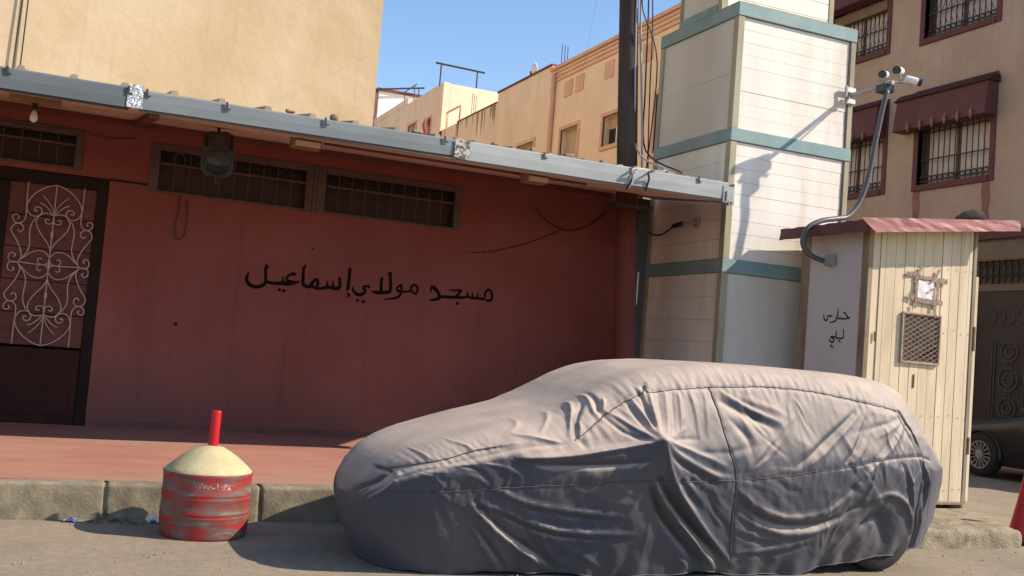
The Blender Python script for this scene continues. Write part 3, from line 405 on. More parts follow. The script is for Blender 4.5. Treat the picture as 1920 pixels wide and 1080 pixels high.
# ================================================================== MOSQUE
mq = thing('mosque_building', 'low dull red mosque building with grey edged awning and black painted Arabic lettering', 'building', (2, 11.2, .24))
YW = 11.2
holes = [(.66,4.09,2.67,3.18), (-3.2,.03,2.79,3.20), (-1.6,.30,.0,2.74)]
wb = wall_holes('y', YW, .25, -14, 6.50, .05, 3.50, holes)
wb.build('wall', MT['pink'], mq)
MB().box(6.48, 6.499, 11.46, 16, .05, 3.5).box(-14,6.04,15.8,15.9,.05,3.5).build('return_wall', MT['pink'], mq)
pl = MB()
n=60
pl.grid([[(-14+20.04*i/n, YW-.012-.02*(j==0)-.004*mnoise.noise(Vector((i*.8,j,3))), z+.03*mnoise.noise(Vector((i*.5,9,2)))*(j==2)) for j, z in enumerate((.2,.3,.36,.365))] for i in range(n+1)])
pl2 = MB().box(.305, 6.49, YW-.014, YW+.02, .2, .31)
pl2.build('plinth', MT['plinth'], mq, bevel=.006)
# moulding between wall and soffit
MB().box(-14, 6.04, YW-.04, YW-.001, 3.315, 3.365).build('moulding', MT['polered'], mq, bevel=.006)
# high windows
def high_window(x0, x1, z0, z1, bars):
    f = MB()
    y0, y1 = YW-.012, YW+.06
    f.box(x0, x0+.10, y0, y1, z0, z1); f.box(x1-.08, x1, y0, y1, z0, z1); f.box(x0+.10, x1-.08, y0, y1, z1-.07, z1); f.box(x0+.10, x1-.08, y0, y1, z0, z0+.025)
    fr = f.build('window', MT['winframe'], mq, bevel=.004)
    zm = z0+(z1-z0)*.60
    MB().box(x0+.002, x1-.002, YW+.12, YW+.13, zm, z1-.005).build('pane', MT['panedark'], fr)
    MB().box(x0+.002, x1-.002, YW+.115, YW+.13, z0+.005, zm-.003).build('shutter', MT['panered'], fr)
    me = None
    for i in range(bars):
        x = x0+.10+(x1-x0-.18)*(i+1)/(bars+1)
        if me is None:
            o = MB().tube([(x, YW+.03, z0+.02), (x, YW+.03, z1-.06)], .006, 5).build('bar', MT['winframe'], fr); me = o; xb = x
        else:
            c = me.copy(); COL.objects.link(c); c.parent = fr; c.location = (x-xb, 0, 0)
    MB().box(x0+.10, x1-.08, YW+.016, YW+.028, zm-.012, zm+.012).build('rail', MT['winframe'], fr)
    return fr
w1 = high_window(.66, 2.36, 2.67, 3.18, 9); high_window(2.40, 4.09, 2.67, 3.18, 9); MB().box(2.361, 2.399, YW-.02, YW+.06, 2.67, 3.18).build('mullion', MT['winframe'], mq, bevel=.004)
high_window(-1.62, .03, 2.79, 3.20, 8); high_window(-3.2, -1.66, 2.79, 3.20, 8)
# ring hanging in the first window grille
MB().tube([(.95+.06*math.cos(t), YW+.02, 3.02+.085*math.sin(t)) for t in np.linspace(0,6.283,20)], .006, 5).build('hoop', MT['winframe'], w1)
# doorway
d = MB(); d.box(.195, .298, YW+.0, YW+.09, .242, 2.738); d.box(-1.6, .195, YW+.0, YW+.09, 2.61, 2.738); d.box(-.72, -.60, YW+.0, YW+.09, .242, 2.61)
door = d.build('door', MT['dark'], mq, bevel=.006)
for k in range(5):
    z0 = 1.01+.32*k
    MB().box(-.60, .195, YW+.03+.002*(k%2), YW+.075, z0+.004, z0+.318).build('panel_board', MT['doorred'], door, bevel=.003)
MB().box(-.60, .195, YW+.015, YW+.08, .25, .99).build('lower_panel', MT['doorlow'], door, bevel=.008)
MB().box(-.52, .12, YW+.004, YW+.014, .34, .90).build('kick_plate', MT['doorlow'], door, bevel=.004)
MB().box(-1.6, -.721, YW+.03, YW+.08, .242, 2.61).build('side_leaf', MT['dark'], door, bevel=.006)
gl = MB(); cx, cy, cz = GC; cy = YW-.012
for nm, pts in GRILLE.items():
    sp = smooth_poly(pts, 5)
    for sxm in (1, -1):
        if nm == 'stem' and sxm == -1: continue
        for szm in (1, -1):
            if nm == 'rail' and szm == -1: continue
            dy = {'arch':0,'side':.004,'ess':.008,'outer':.004,'heart':.002,'curl':.006,'fan':.008,'fanlow':.010,'stem':-.004,'hook':.004,'petal':.007,'inner':.010,'rail':-.001}[nm]+.0007*sxm+.0004*szm
            gl.tube([(cx+(0 if nm == 'stem' else p[0]*sxm), cy+dy, cz+p[1]*szm) for p in sp], .0066 if nm != 'fan' else .0055, 5)
for zz in (.30, -.30, .02, -.02): gl.lathe([(.008,-.035),(.014,-.02),(.014,.02),(.008,.035)], (cx, cy, cz+zz), 8)
gl.build('scroll_grille', MT['whiteiron'], door, smooth=True)
# a run of trim above the door
MB().box(.3, .66, YW-.010, YW+.004, 2.725, 2.745).build('trim_strip', MT['dark'], mq)

# painted name on the wall
def ribbon(b, pts, ws, fn):
    if len(pts) == 1:
        c = pts[0]; r = ws[0]/2; n = len(b.v); K = 12
        for j in range(K):
            t = 6.2832*j/K; rr = r*(1+.10*math.sin(3*t+c[0]*40)); b.v.append(fn(c[0]+rr*math.cos(t), c[1]+rr*math.sin(t)))
        b.f.append(tuple(n+j for j in range(K))); return
    sp = smooth_poly([(p[0], p[1], w) for p, w in zip(pts, ws)], 5)
    n = len(b.v); m = len(sp)
    for i, (x, z, w) in enumerate(sp):
        a = sp[max(i-1,0)]; c = sp[min(i+1,m-1)]; dx, dz = c[0]-a[0], c[1]-a[1]; L = math.hypot(dx,dz) or 1
        w *= 1.12+.07*math.sin(i*1.7+x*31)
        b.v += [fn(x-dz/L*w/2, z+dx/L*w/2), fn(x+dz/L*w/2, z-dx/L*w/2)]
    for i in range(m-1): b.f.append((n+2*i, n+2*i+1, n+2*i+3, n+2*i+2))
    for e, sgn in ((0,-1),(m-1,1)):      # round brush ends
        x, z, w = sp[e]; o = sp[1] if e == 0 else sp[m-2]; ang = math.atan2(z-o[1], x-o[0]); k0 = len(b.v)
        for j in range(7):
            t = ang-1.5708+3.1416*j/6; b.v.append(fn(x+w*.48*math.cos(t), z+w*.48*math.sin(t)))
        b.f.append(tuple(k0+j for j in range(7)))
lt = MB()
for i, (pts, ws) in enumerate(TEXT):
    y = YW-.0025-.00015*(i % 9)
    ribbon(lt, pts, ws, lambda x, z, y=y: (x, y, z))
lt.build('lettering', MT['ink'], mq, fix=False)
# dark knock marks on the wall
MB().lathe([(.020,0),(.014,-.006),(.001,-.008)], (.0+1.07, YW-.001, 1.33), 8, 'y').build('wall_bolt', MT['dark'], mq)
MB().lathe([(.012,0),(.008,-.005),(.001,-.006)], (2.42, YW-.001, 2.27), 8, 'y').build('wall_bolt', MT['dark'], mq)

# awning: soffit, rafter, fascia, roof sheet
YF = 8.45; KF = YF/7.94
fx = lambda x: x*KF
fz = lambda z: 1.32+(z-1.32)*KF
XE = fx(5.54)
sf = MB(); sf.hexa([(-14,YF+.03,fz(2.862)),(XE-.02,YF+.03,fz(2.862)),(6.06,YW-.001,3.37),(-14,YW-.001,3.37),(-14,YF+.03,fz(2.862)+.03),(XE-.02,YF+.03,fz(2.862)+.03),(6.06,YW-.001,3.40),(-14,YW-.001,3.40)])
sf.build('soffit', MT['soffit'], mq)
zs = lambda y: fz(2.862)+(3.37-fz(2.862))*(y-YF-.03)/(YW-YF-.03)
x = .50
MB().hexa([(x-.04,YF+.05,zs(YF)-.04),(x+.04,YF+.05,zs(YF)-.04),(x+.04,YW-.06,3.30),(x-.04,YW-.06,3.30),(x-.04,YF+.05,zs(YF)-.001),(x+.04,YF+.05,zs(YF)-.001),(x+.04,YW-.06,3.355),(x-.04,YW-.06,3.355)]).build('rafter', MT['polered'], mq)
ib = MB(); ib.v = [(5.82,8.53,3.0),(6.19,8.97,3.08),(6.566,9.49,3.14),(6.566,10.95,3.33),(5.95,11.15,3.385)]; ib.v += [(a,b,c+.02) for a,b,c in ib.v]; ib.f = [(4,3,2,1,0),(5,6,7,8,9)]+[(i,(i+1)%5,5+(i+1)%5,5+i) for i in range(5)]
ib.build('infill_sheet', MT['fascia'], mq)
#MB().hexa([(5.82,8.53,3.00),(6.566,8.9,3.08),(6.566,10.95,3.33),(5.95,11.15,3.385),(5.82,8.53,3.02),(6.566,8.9,3.10),(6.566,10.95,3.35),(5.95,11.15,3.405)]).build('infill_sheet', MT['fascia'], mq)
MB().box(6.0,6.15,10.42,10.45,.2,3.22).build('gap_panel', MT['gate'], mq)
MB().box(6.045,6.06,10.412,10.4195,1.98,2.36).box(6.025,6.037,10.412,10.4195,1.60,1.85).build('painted_sun_sliver', MT['farwhite'], mq)  # white strips painted in for sunlight leaking through the gap
MB().tube([(2.0,9.2,zs(9.2)-.012),(3.4,9.2,zs(9.2)-.012),(4.7,9.25,zs(9.25)-.012)], .012, 6).build('soffit_pipe', MT['polered'], mq)
def fascia(x0, x1, z0, z1, dy, tilt=0, m_='fascia'):
    b = MB(); n = 14; x0, x1, z0, z1 = fx(x0) if x0 > -5 else x0, fx(x1), fz(z0), fz(z1)
    prof = [(0, z0-.002), (.03, z0-.010), (.032, z0), (0, z0+.008), (-.004, (z0+z1)/2), (0, z1-.012), (.012, z1), (.10, z1+.004)]
    b.grid([[(x0+(x1-x0)*i/n, YF+dy+p[0]+.004*mnoise.noise(Vector((x0+i*.6,p[1]*3,1))), p[1]+tilt*(i/n)+.003*mnoise.noise(Vector((x0+i*.5,1,7)))) for p in prof] for i in range(n+1)])
    return b.build('fascia_sheet', MT[m_], mq, smooth=False)
fascia(-14, .285, 2.855, 3.015, 0, .0, 'fasciadark'); fascia(.36, 2.87, 2.86, 3.005, .003, .02); fascia(2.84, 5.50, 2.858, 3.025, -.004, .012, 'fasciapale')
tp_ = MB(); tp_.grid([[(fx(.27)+.0165*i, YF-.008-.007*mnoise.noise(Vector((i*.9,j*.9,2))), fz(2.865)+.0258*j+.008*mnoise.noise(Vector((i*.8,j,5)))) for j in range(8)] for i in range(8)])
tp_.build('tape_patch', MT['silver'], mq)
for x0, x1 in ((-14,fx(.28)),(fx(.36),fx(5.5))): MB().box(x0, x1, YF+.035, YF+.06, fz(2.86), fz(2.99)).build('gutter_back', MT['fascia'], mq)
rng2 = random.Random(3)
for x, z in ((-.52,2.985),(.275,2.985),(.40,2.985),(.97,2.985),(1.72,2.99),(2.71,3.0),(3.61,3.0),(4.47,3.005),(5.17,3.015)):
    h = rng2.uniform(.02,.035); x = fx(x); z = fz(z)
    MB().box(x-.008, x+.008, YF-.016, YF-.007, z-h, z+.035).box(x+.008, x+.030, YF-.015, YF-.008, z-h, z-h+.012).build('gutter_clip', MT['darkmetal'], mq)
# rusted hole patch and the bent end bracket
rp = MB(); rp.grid([[(fx(2.80)+.023*i, YF-.012-.006*rng2.random(), fz(2.875)+.023*j) for j in range(8)] for i in range(7)])
rp.build('rust_patch', mat('peeling rusty patch', (.50,.47,.42), (.06,.03,.02), (.25,.15,.1), 26, 30, .5, .7, .5, 40, fac=(.46,.54)), mq)
MB().box(fx(5.44), fx(5.56), YF-.016, YF-.011, fz(2.845), fz(3.0)).box(fx(5.50),fx(5.562),YF-.022,YF-.0165,fz(2.83),fz(2.87)).box(fx(5.556),fx(5.565),YF-.011,YF+.20,fz(2.84),fz(3.03)).build('end_bracket', MT['fasciapale'], mq, bevel=.002)
MB().box(fx(5.465),fx(5.478),YF-.023,YF-.0161,fz(2.86),fz(2.95)).box(fx(5.52),fx(5.535),YF-.0255,YF-.0225,fz(2.838),fz(2.86)).build('bracket_screw', MT['darkmetal'], mq)
# profiled roof sheet, ribs show above the fascia
rs = MB(); x = -14.0; prof = []
while x < XE-.40:
    prof += [(x, 0), (x+.285, 0), (x+.30, .032), (x+.34, .032), (x+.355, 0)]; x += .367
yy = [YF+.05, 9.6, 11.5, 16]
rs.grid([[(a, yy[0]-.004, fz(3.0))]+[(a, y, fz(3.012)+h+.165*(min(y,11.5)-YF)) for y in yy] for a, h in prof])
rs.build('roof_sheet', mat('weathered roof sheet', (.40,.30,.18), (.28,.2,.12), (.16,.11,.07), 3, 2, .5, .8), mq)
# ragged mastic lumps along the sheet edge
for x in np.arange(-.95, 5.3, .367):
    if rng2.random() < .75:
        w = rng2.uniform(.02,.05); zz_ = fz(3.02)
        rough_box(x+.29-w, x+.31+w, YF+.04, YF+.11, zz_, zz_+.04+rng2.uniform(0,.03), .02, .02, .02, seed=int(x*31)).build('mastic_lump', MT['posttan'], mq, smooth=True) if x > 1 else None

# lamp on the soffit, boxes, loudspeaker
lp = thing('ceiling_lamp', 'bare bulb on a yellowed board under the awning by the door', 'lamp', (-.38, 9.1, 3.0))
MB().box(-.56,-.18,9.02,9.14,3.0,3.055).build('mounting_board', MT['yellowwood'], lp, bevel=.004)
MB().lathe([(.018,0),(.022,-.02),(.022,-.05),(.014,-.055)], (-.37,9.08,3.0), 12).build('lamp_holder', MT['plastdark'], lp)
MB().lathe([(.013,-.056),(.02,-.075),(.03,-.10),(.032,-.12),(.026,-.14),(.012,-.152),(.002,-.155)], (-.37,9.08,3.0), 16).build('bulb', MT['bulb'], lp, smooth=True)
for x, w, lb in ((1.82,.13,'yellowish wooden box under the awning right of the loudspeaker'),(4.06,.12,'yellowish wooden box under the awning left of the pole')):
    t = thing('junction_box', lb, 'box', (x, 9.1, 2.97), 'small boxes under the awning')
    MB().box(x-w, x+w, 9.03, 9.19, 2.97, 3.065).build('box_body', MT['yellowwood'], t, bevel=.005); MB().box(x-w+.02, x+w-.02, 9.0, 9.028, 2.975, 3.02).build('cover_plate', MT['soffit'], t, bevel=.003)
sp = thing('loudspeaker', 'dark loudspeaker hung in front of the long barred window', 'loudspeaker', (1.12, 9.5, 2.66))
b = MB(); YS = 9.5; k_ = .866; kz = lambda z: 1.32+(z-1.32)*k_
ring = [(1.135,3.31),(1.20,3.345),(1.38,3.365),(1.45,3.33),(1.475,3.0),(1.46,2.92),(1.40,2.875),(1.21,2.87),(1.15,2.91),(1.13,3.0)]
ring = [(x*k_, kz(z)) for x, z in ring]; n = len(ring); mx_, mz_ = 1.30*k_, kz(3.11)
b.v = [(x, YS, z) for x, z in ring]+[(mx_+(x-mx_)*.75, YS+.2, mz_+(z-mz_)*.85) for x, z in ring]
b.f = [tuple(range(n)), tuple(range(2*n-1, n-1, -1))]+[(i,(i+1)%n,n+(i+1)%n,n+i) for i in range(n)]
b.build('cabinet', MT['speaker'], sp, bevel=.012, seg=2)
MB().lathe([(.117,0),(.121,-.012),(.108,-.016),(.102,.004),(.045,.03),(.04,.02),(.018,.012),(.001,.010)], (1.302*k_, YS-.004, kz(3.015)), 28, 'y').build('woofer', MT['plastdark'], sp, smooth=True)
MB().lathe([(.024,.0),(.018,-.012),(.001,-.016)], (1.302*k_, YS+.01, kz(3.015)), 14, 'y').build('dust_cap', mat('grey dust cap', (.20,.15,.14), None, None, 9, rough=.5), sp, smooth=True)
MB().box(1.17*k_,1.19*k_,YS-.012,YS-.002,kz(3.18),kz(3.30)).build('port_slot', MT['dark'], sp); MB().box(1.415*k_,1.435*k_,YS-.012,YS-.002,kz(3.18),kz(3.31)).build('port_slot', MT['dark'], sp)
MB().box(1.235*k_,1.37*k_,YS-.014,YS-.002,kz(3.19),kz(3.32)).build('tweeter_horn', MT['darkmetal'], sp, bevel=.006)
MB().tube([(mx_,YS+.1,kz(3.33)),(mx_,YS+.12,3.14)], .016, 6).build('mount_arm', MT['darkmetal'], sp)
MB().tube([(mx_,YS+.02,kz(2.87)),(mx_+.01,YS+.03,kz(2.80))], .012, 6).build('plug', MT['darkmetal'], sp)
# hanging wires on the wall
def cable(pts, r, label, m='cableblack', cat='cable', name='cable', n=6, group=None, k=5):
    o = MB().tube(smooth_poly(pts, n), r, k).build(name, MT[m], smooth=True); tag(o, label, cat, group); return o
cable([(.99,11.18,2.66),(.985,11.17,2.5),(.96,11.165,2.33),(.975,11.165,2.24),(1.02,11.165,2.21),(1.06,11.165,2.25),(1.075,11.17,2.4),(1.06,11.18,2.62)], .006, 'loop of dark wire hanging below the barred window')
cable([(5.02,11.18,3.06),(5.12,11.18,2.97),(5.28,11.175,2.87),(5.5,11.17,2.84),(5.75,11.17,2.93),(6.0,11.18,3.14)], .007, 'sagging wire on the red wall beside the pole')
cable([(4.25,11.185,2.43),(4.5,11.18,2.47),(4.9,11.18,2.60),(5.25,11.175,2.76),(5.42,11.18,2.86)], .005, 'thin wire rising along the red wall towards the pole')
cable([(-1.2,10.9,3.16),(-.5,10.85,3.10),(-.1,10.9,3.13),(.25,11.0,3.12),(.5,11.1,3.18)], .012, 'drooping wire under the awning above the door', 'winframe')

# ================================================================== POLE
pole = thing('utility_pole', 'dark leaning utility pole rising through the mosque awning', 'pole', (5.85, 10.2, .24))
pt = lambda z: (5.83-(z-1.3)*.068, 10.2, z)
MB().tube([pt(z) for z in (3.2,4.2,5.2,6.2,7.6)], [.118,.114,.110,.106,.10], 12).build('shaft', MT['concpole'], pole, smooth=True)
MB().tube([pt(z) for z in (.2,1.2,2.2,3.199)], [.128,.126,.124,.121], 14).build('painted_base', MT['polered'], pole, smooth=True)
MB().box(5.50,5.98,10.05,10.35,3.03,3.085).build('collar', MT['concpole'], pole, bevel=.01)
for k, (o, r, m_) in enumerate(((.10,.013,'cablegrey'),(.03,.012,'cablegrey'),(.16,.010,'cableblack'),(.20,.008,'cableblack'))):
    pts = [(pt(z)[0]+o+.02*math.sin(z*2.1+k), 10.07-.01*k, z) for z in (7.4,6.2,5.2,4.4,3.7,3.3)]
    if k in (1,2): pts = pts[:-1]+[(5.2+.2*k,8.9,3.26),(fx(4.32+.17*k),YF-.02,fz(3.02)),(fx(4.30+.17*k),YF-.028,fz(2.94)),(fx(4.29+.17*k),YF+.01,fz(2.84))]
    cable(pts, r, ['pale conduit running straight down the pole front','pale wire from the pole looped over the grey fascia','dark wire from the pole looped over the grey fascia','thin dark wire dangling beside the pole'][k], m_)
cable([(5.60,10.05,7.2),(5.75,10.0,5.9),(5.62,10.02,5.35),(5.86,10.0,4.7),(5.82,10.02,3.3)], .008, 'tangled dark wire bulging out from the pole')
cable([(13.98,28.7,8.75),(11.6,23.5,8.75),(8.6,16.9,8.7),(5.45,10.15,8.7)], .002, 'slack wire from the peach house up to the pole top')
cable([(fx(4.47),YF-.02,fz(2.97)),(fx(4.46),YF-.028,fz(2.9)),(fx(4.44),YF+.02,fz(2.83))], .008, 'short dark wire tied over the grey fascia edge')

# ================================================================== BIG BEIGE HOUSE AND THE ROW BEYOND
bh = thing('apartment_block', 'tall blank sunlit beige block behind the mosque', 'building', (-5, 16, 0))
MB().box(-22, 4.23, 16, 62, 0, 14).build('wall', MT['beige'], bh)
MB().box(-22.02, 4.26, 15.97, 62.02, 14.003, 14.2).build('parapet', MT['beige'], bh)
cable([(-.88,15.97,13.9),(-.93,15.96,7),(-.98,15.96,4.9),(-1.0,15.96,3.3)], .010, 'left of two thin wires down the beige block')
cable([(-.80,15.97,13.9),(-.87,15.96,7),(-.89,15.96,4.9),(-.91,15.96,3.3)], .010, 'right of two thin wires down the beige block')

XR = 14.0
def row_window(p, y0, y1, z0, z1, open_=None):
    f = MB(); w = .12
    f.box(XR-.04,XR+.05,y0-w,y0,z0-w,z1+w); f.box(XR-.04,XR+.05,y1,y1+w,z0-w,z1+w); f.box(XR-.04,XR+.05,y0,y1,z1,z1+w); f.box(XR-.06,XR+.05,y0,y1,z0-w,z0)
    fr = f.build('window', MT['trimpink'], p, bevel=.01)
    if open_ is None: MB().box(XR+.20,XR+.24,y0,y1,z0,z1).build('shutter', MT['shutter'], fr)
    else:
        MB().box(XR+.20,XR+.24,y0,y1,z0+open_,z1).build('shutter', MT['shutter'], fr)
        MB().box(XR+.22,XR+.25,y0,y1,z0,z0+open_-.003).build('pane', MT['panedark'], fr)
        MB().box(XR+.16,XR+.20,(y0+y1)/2-.03,(y0+y1)/2+.03,z0,z0+open_).build('sash', MT['plastwhite'], fr)
    return fr
ph = thing('peach_house', 'peach house with salmon stripes and square tiles under its roof edge', 'house', (XR, 25, 0))
W_ = [(28.4,29.6,6.9,8.5),(25.65,26.75,7.52,8.42),(22.6,23.8,6.9,8.5),(28.4,29.6,3.6,5.2),(25.4,26.8,3.6,5.2)]
wall_holes('x', XR, .3, 20.3, 30.62, 0, 10.62, W_).build('wall', MT['peach'], ph)
MB().box(XR+.31, XR+7, 20.3, 30.62, 0, 10.3).build('core', MT['peach'], ph)
for i, (a,b_,c,d_) in enumerate(W_): row_window(ph, a, b_, c, d_, .55 if i == 1 else None)
for z in (10.22,10.36,10.50): MB().box(XR-.05, XR-.002, 20.3, 30.3, z, z+.065).build('cornice_stripe', MT['trimpink'], ph)
MB().box(XR-.09, XR+.32, 20.28, 30.66, 10.623, 10.74).build('roof_edge', MT['trimpink'], ph, bevel=.01)
for y in (26.6,28.5,29.3,24.4,22.6): MB().box(XR-.03, XR-.002, y-.27, y+.27, 9.56, 10.08).build('square_tile', MT['trimpink'], ph, bevel=.01)
MB().tube([(XR-.08,30.3,0),(XR-.08,30.3,10.5)], .08, 8).build('drainpipe', MT['trimpink'], ph)
MB().tube([(XR-.08,20.9,0),(XR-.08,20.9,10.5)], .05, 8).build('drainpipe', MT['trimpink'], ph)
oh = thing('ochre_house', 'plain ochre house with a stained parapet beyond the peach house', 'house', (XR, 36, 0))
W_ = [(31.7,33.1,7.0,8.5),(38,39.2,6.5,8.0)]
wall_holes('x', XR, .3, 30.64, 35.3, 0, 10.85, W_[:1]).build('wall', MT['ochre'], oh)
wall_holes('x', XR, .3, 35.301, 42.0, 0, 10.5, W_[1:]).build('lower_wall', MT['ochre'], oh)
MB().box(XR+.31, XR+7, 30.64, 41.4, 0, 10.2).build('core', MT['ochre'], oh)
row_window(oh, *W_[0]); row_window(oh, *W_[1])
MB().box(XR-.04, XR+.34, 30.66, 35.32, 10.853, 10.93).build('coping', MT['plinth'], oh, bevel=.01); MB().box(XR-.03, XR+.34, 35.33, 39.6, 10.503, 10.56).build('coping', MT['plinth'], oh, bevel=.01)
# drip stains with a shape of their own
ds = random.Random(5)
for k in range(17):
    y = ds.uniform(35.5, 41.9); h = ds.uniform(.25,1.1); w = ds.uniform(.04,.13)
    bb = MB(); bb.v = [(XR-.004,y-w,10.49),(XR-.004,y+w,10.49),(XR-.004,y+w*.5,10.49-h*.7),(XR-.004,y,10.49-h),(XR-.004,y-w*.6,10.49-h*.6)]; bb.f = [(0,1,2,3,4)]
    bb.build('drip_stain', mat('drip stain', (.36,.25,.14), (.28,.19,.11), None, 3) if k == 0 else bpy.data.materials['drip stain'], oh)
MB().tube([(XR-.02,40.9,10.5),(XR-.02,40.9,11.15),(XR-.02,39.3,11.15),(XR-.02,39.3,10.5)], .05, 4).build('roof_hatch_frame', MT['trimpink'], oh)
dh = thing('brown_house', 'far brown house with a railing frame on its sunlit roof corner', 'house', (XR, 47, 0))
W_ = [(43.1,43.9,10.2,11.35),(45.2,46.4,10.2,11.5),(49.5,51.2,10.9,11.9)]
wall_holes('x', XR, .3, 42.01, 52.6, 0, 12.66, W_).build('wall', MT['ochre'], dh)
MB().box(XR+.31, XR+8, 42.0, 52.6, 0, 12.62).build('core', MT['peach'], dh)
MB().box(XR+.001, XR+.30, 41.7, 42.0, 0, 12.66).box(XR+.31, XR+8, 41.7, 41.99, 0, 12.62).build('side_wall', MT['peach'], dh)
MB().box(XR-.02, XR+.32, 46.8, 52.6, 12.663, 12.95).build('parapet', MT['ochre'], dh)
for y0,y1,z0,z1 in W_: row_window(dh, y0, y1, z0, z1)
fr = thing('roof_rail_frame', 'dark pipe frame standing on the corner of the brown house roof', 'frame', (XR+.4, 42, 12.66))
MB().tube([(XR+.0,42.3,12.6),(XR+.0,42.3,13.55)], .035, 5).build('upright', MT['darkmetal'], fr); MB().tube([(XR+1.7,42.3,12.6),(XR+1.7,42.3,13.52)], .035, 5).build('upright', MT['darkmetal'], fr)
MB().tube([(XR-.25,42.3,13.58),(XR+2.05,42.3,13.54)], .045, 5).build('top_bar', MT['darkmetal'], fr)
fr = thing('roof_railing', 'thin low railing on the brown house roof edge', 'railing', (XR, 47, 12.9))
for y in (46.6,48.2): MB().tube([(XR+.2,y,12.6),(XR+.2,y,13.55)], .022, 5).build('upright', MT['darkmetal'], fr)
MB().tube([(XR+.2,46.3,13.55),(XR+.2,48.4,13.55)], .025, 5).build('top_bar', MT['darkmetal'], fr)
la = MB(); la.grid([[(XR-.10-.05*math.sin(j*1.3), 43.05+.12*i, 11.3-.16*j) for j in range(8)] for i in range(8)])
tag(la.build('laundry', MT['laundryred'], smooth=True), 'red and white laundry hung at a far brown window', 'laundry')
fh = thing('far_white_house', 'tiny far house with one white wall and one dull pink wall', 'house', (XR+.3, 54, 0))
MB().box(XR+.2, XR+5, 53.0, 53.01, 0, 14.6).build('white_wall', MT['farwhite'], fh); MB().box(XR+.19, XR+5, 53.02, 60, 0, 14.6).build('pink_wall', MT['farpink'], fh)
MB().box(XR+.1, XR+5.1, 52.9, 60, 14.603, 14.75).build('roof_edge', MT['plinth'], fh)
fr = thing('roof_post_rail', 'slanting dark rail on the far white house', 'railing', (XR+1, 52.8, 14.5))
MB().tube([(XR+.1,52.7,14.6),(XR+2.6,52.7,15.1)], .05, 5).build('top_bar', MT['darkmetal'], fr); MB().tube([(XR+2.3,52.7,13.2),(XR+2.3,52.7,15.0)], .03, 5).build('upright', MT['darkmetal'], fr)
sd = thing('satellite_dish', 'small white satellite dish on the ochre house roof', 'dish', (XR+.2, 33.0, 10.9))
MB().lathe([(.02,0),(.15,.02),(.26,.08),(.25,.09),(.14,.035),(.01,.015)], (XR+.2,32.8,11.25), 16, 'x').build('dish', MT['plastwhite'], sd, smooth=True)
MB().tube([(XR+.2,32.9,10.86),(XR+.2,32.9,11.2)], .03, 6).build('mast', MT['darkmetal'], sd)
for k, (y, nm, lb) in enumerate(((30.2,'rebar','three rebar stubs at the near corner of the peach roof'),(38.3,'rebar','faint rebar stubs on the far ochre parapet'))):
    bb = MB()
    for q in range(3): bb.tube([(XR+.1,y-.22*q,10.5),(XR+.1,y-.22*q+.02,11.5-.1*q)], .014, 4)
    tag(bb.build(nm, MT['darkmetal']), lb, 'rebar')

# ================================================================== MINARET OF PANELS
tw = thing('panel_minaret', 'square minaret of cream cladding boards in teal framed storeys', 'minaret', (7.4, 10.3, 0))
TX0, TX1, TY0, TY1 = 6.57, 8.25, 9.5, 11.14
LV = [(.16, 2.38), (2.53, 3.85), (3.995, 5.27)]
post_m = {0:'posttan', 1:'post', 2:'post'}
zz = [.05,2.379],[2.531,3.849],[3.996,5.269]
for (z0,z1) in zz:
    for (x0,x1,y0,y1) in ((TX0,TX0+.09,TY0,TY0+.09),(TX1-.075,TX1,TY0,TY0+.08),(TX0,TX0+.07,TY1-.08,TY1),(TX1-.075,TX1,TY1-.08,TY1)):
        MB().box(x0,x1,y0,y1,z0,z1).build('corner_post', MT['post'], tw, bevel=.006)
for z0, z1 in ((2.38,2.53),(3.85,3.995),(5.27,5.42)):
    MB().box(TX0-.006,TX1+.006,TY0-.008,TY0+.09,z0,z1).build('band', MT['teal'], tw, bevel=.006)
    MB().box(TX0-.006,TX0+.07,TY0+.091,TY1+.006,z0,z1).build('band', MT['teal'], tw, bevel=.006)
    MB().box(TX1-.07,TX1+.006,TY0+.091,TY1+.006,z0,z1).build('band', MT['teal'], tw, bevel=.006)
    MB().box(TX0+.08,TX1-.08,TY1-.08,TY1+.006,z0,z1).build('band', MT['teal'], tw, bevel=.006)
def boards(axis, n, z0, z1, m_, uneven=0):
    cuts = [z0+(z1-z0)*(i/n) for i in range(n+1)]
    for i in range(1, n): cuts[i] += random.uniform(-1,1)*uneven
    for i in range(n):
        a, b_ = cuts[i]+.0014, cuts[i+1]-.0014; off = random.uniform(-.002,.002); tl = random.uniform(-.0025,.0025)
        if axis == 'front':
            x0, x1, y = TX0+.092, TX1-.077, TY0+.018+off
            q = [(x0,y,a),(x1,y+tl,a),(x1,y+.02,a),(x0,y+.02,a),(x0,y+tl,b_),(x1,y,b_),(x1,y+.02,b_),(x0,y+.02,b_)]
        else:
            y0, y1, x = TY0+.092, TY1-.082, TX0+.018+off
            q = [(x,y0,a),(x+.02,y0,a),(x+.02,y1,a),(x+tl,y1,a),(x+tl,y0,b_),(x+.02,y0,b_),(x+.02,y1,b_),(x,y1,b_)]
        MB().hexa(q).build('cladding_board', MT[m_], tw)
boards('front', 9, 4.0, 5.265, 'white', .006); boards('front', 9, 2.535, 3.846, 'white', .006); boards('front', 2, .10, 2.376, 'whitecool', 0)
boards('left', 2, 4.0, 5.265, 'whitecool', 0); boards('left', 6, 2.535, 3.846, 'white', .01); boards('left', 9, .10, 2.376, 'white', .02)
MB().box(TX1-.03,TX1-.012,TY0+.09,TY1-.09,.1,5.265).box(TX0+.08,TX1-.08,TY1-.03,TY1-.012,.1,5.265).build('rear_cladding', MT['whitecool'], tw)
MB().box(TX0+.05,TX1-.05,TY0+.06,TY1-.06,.05,5.3).build('core', MT['dark'], tw)
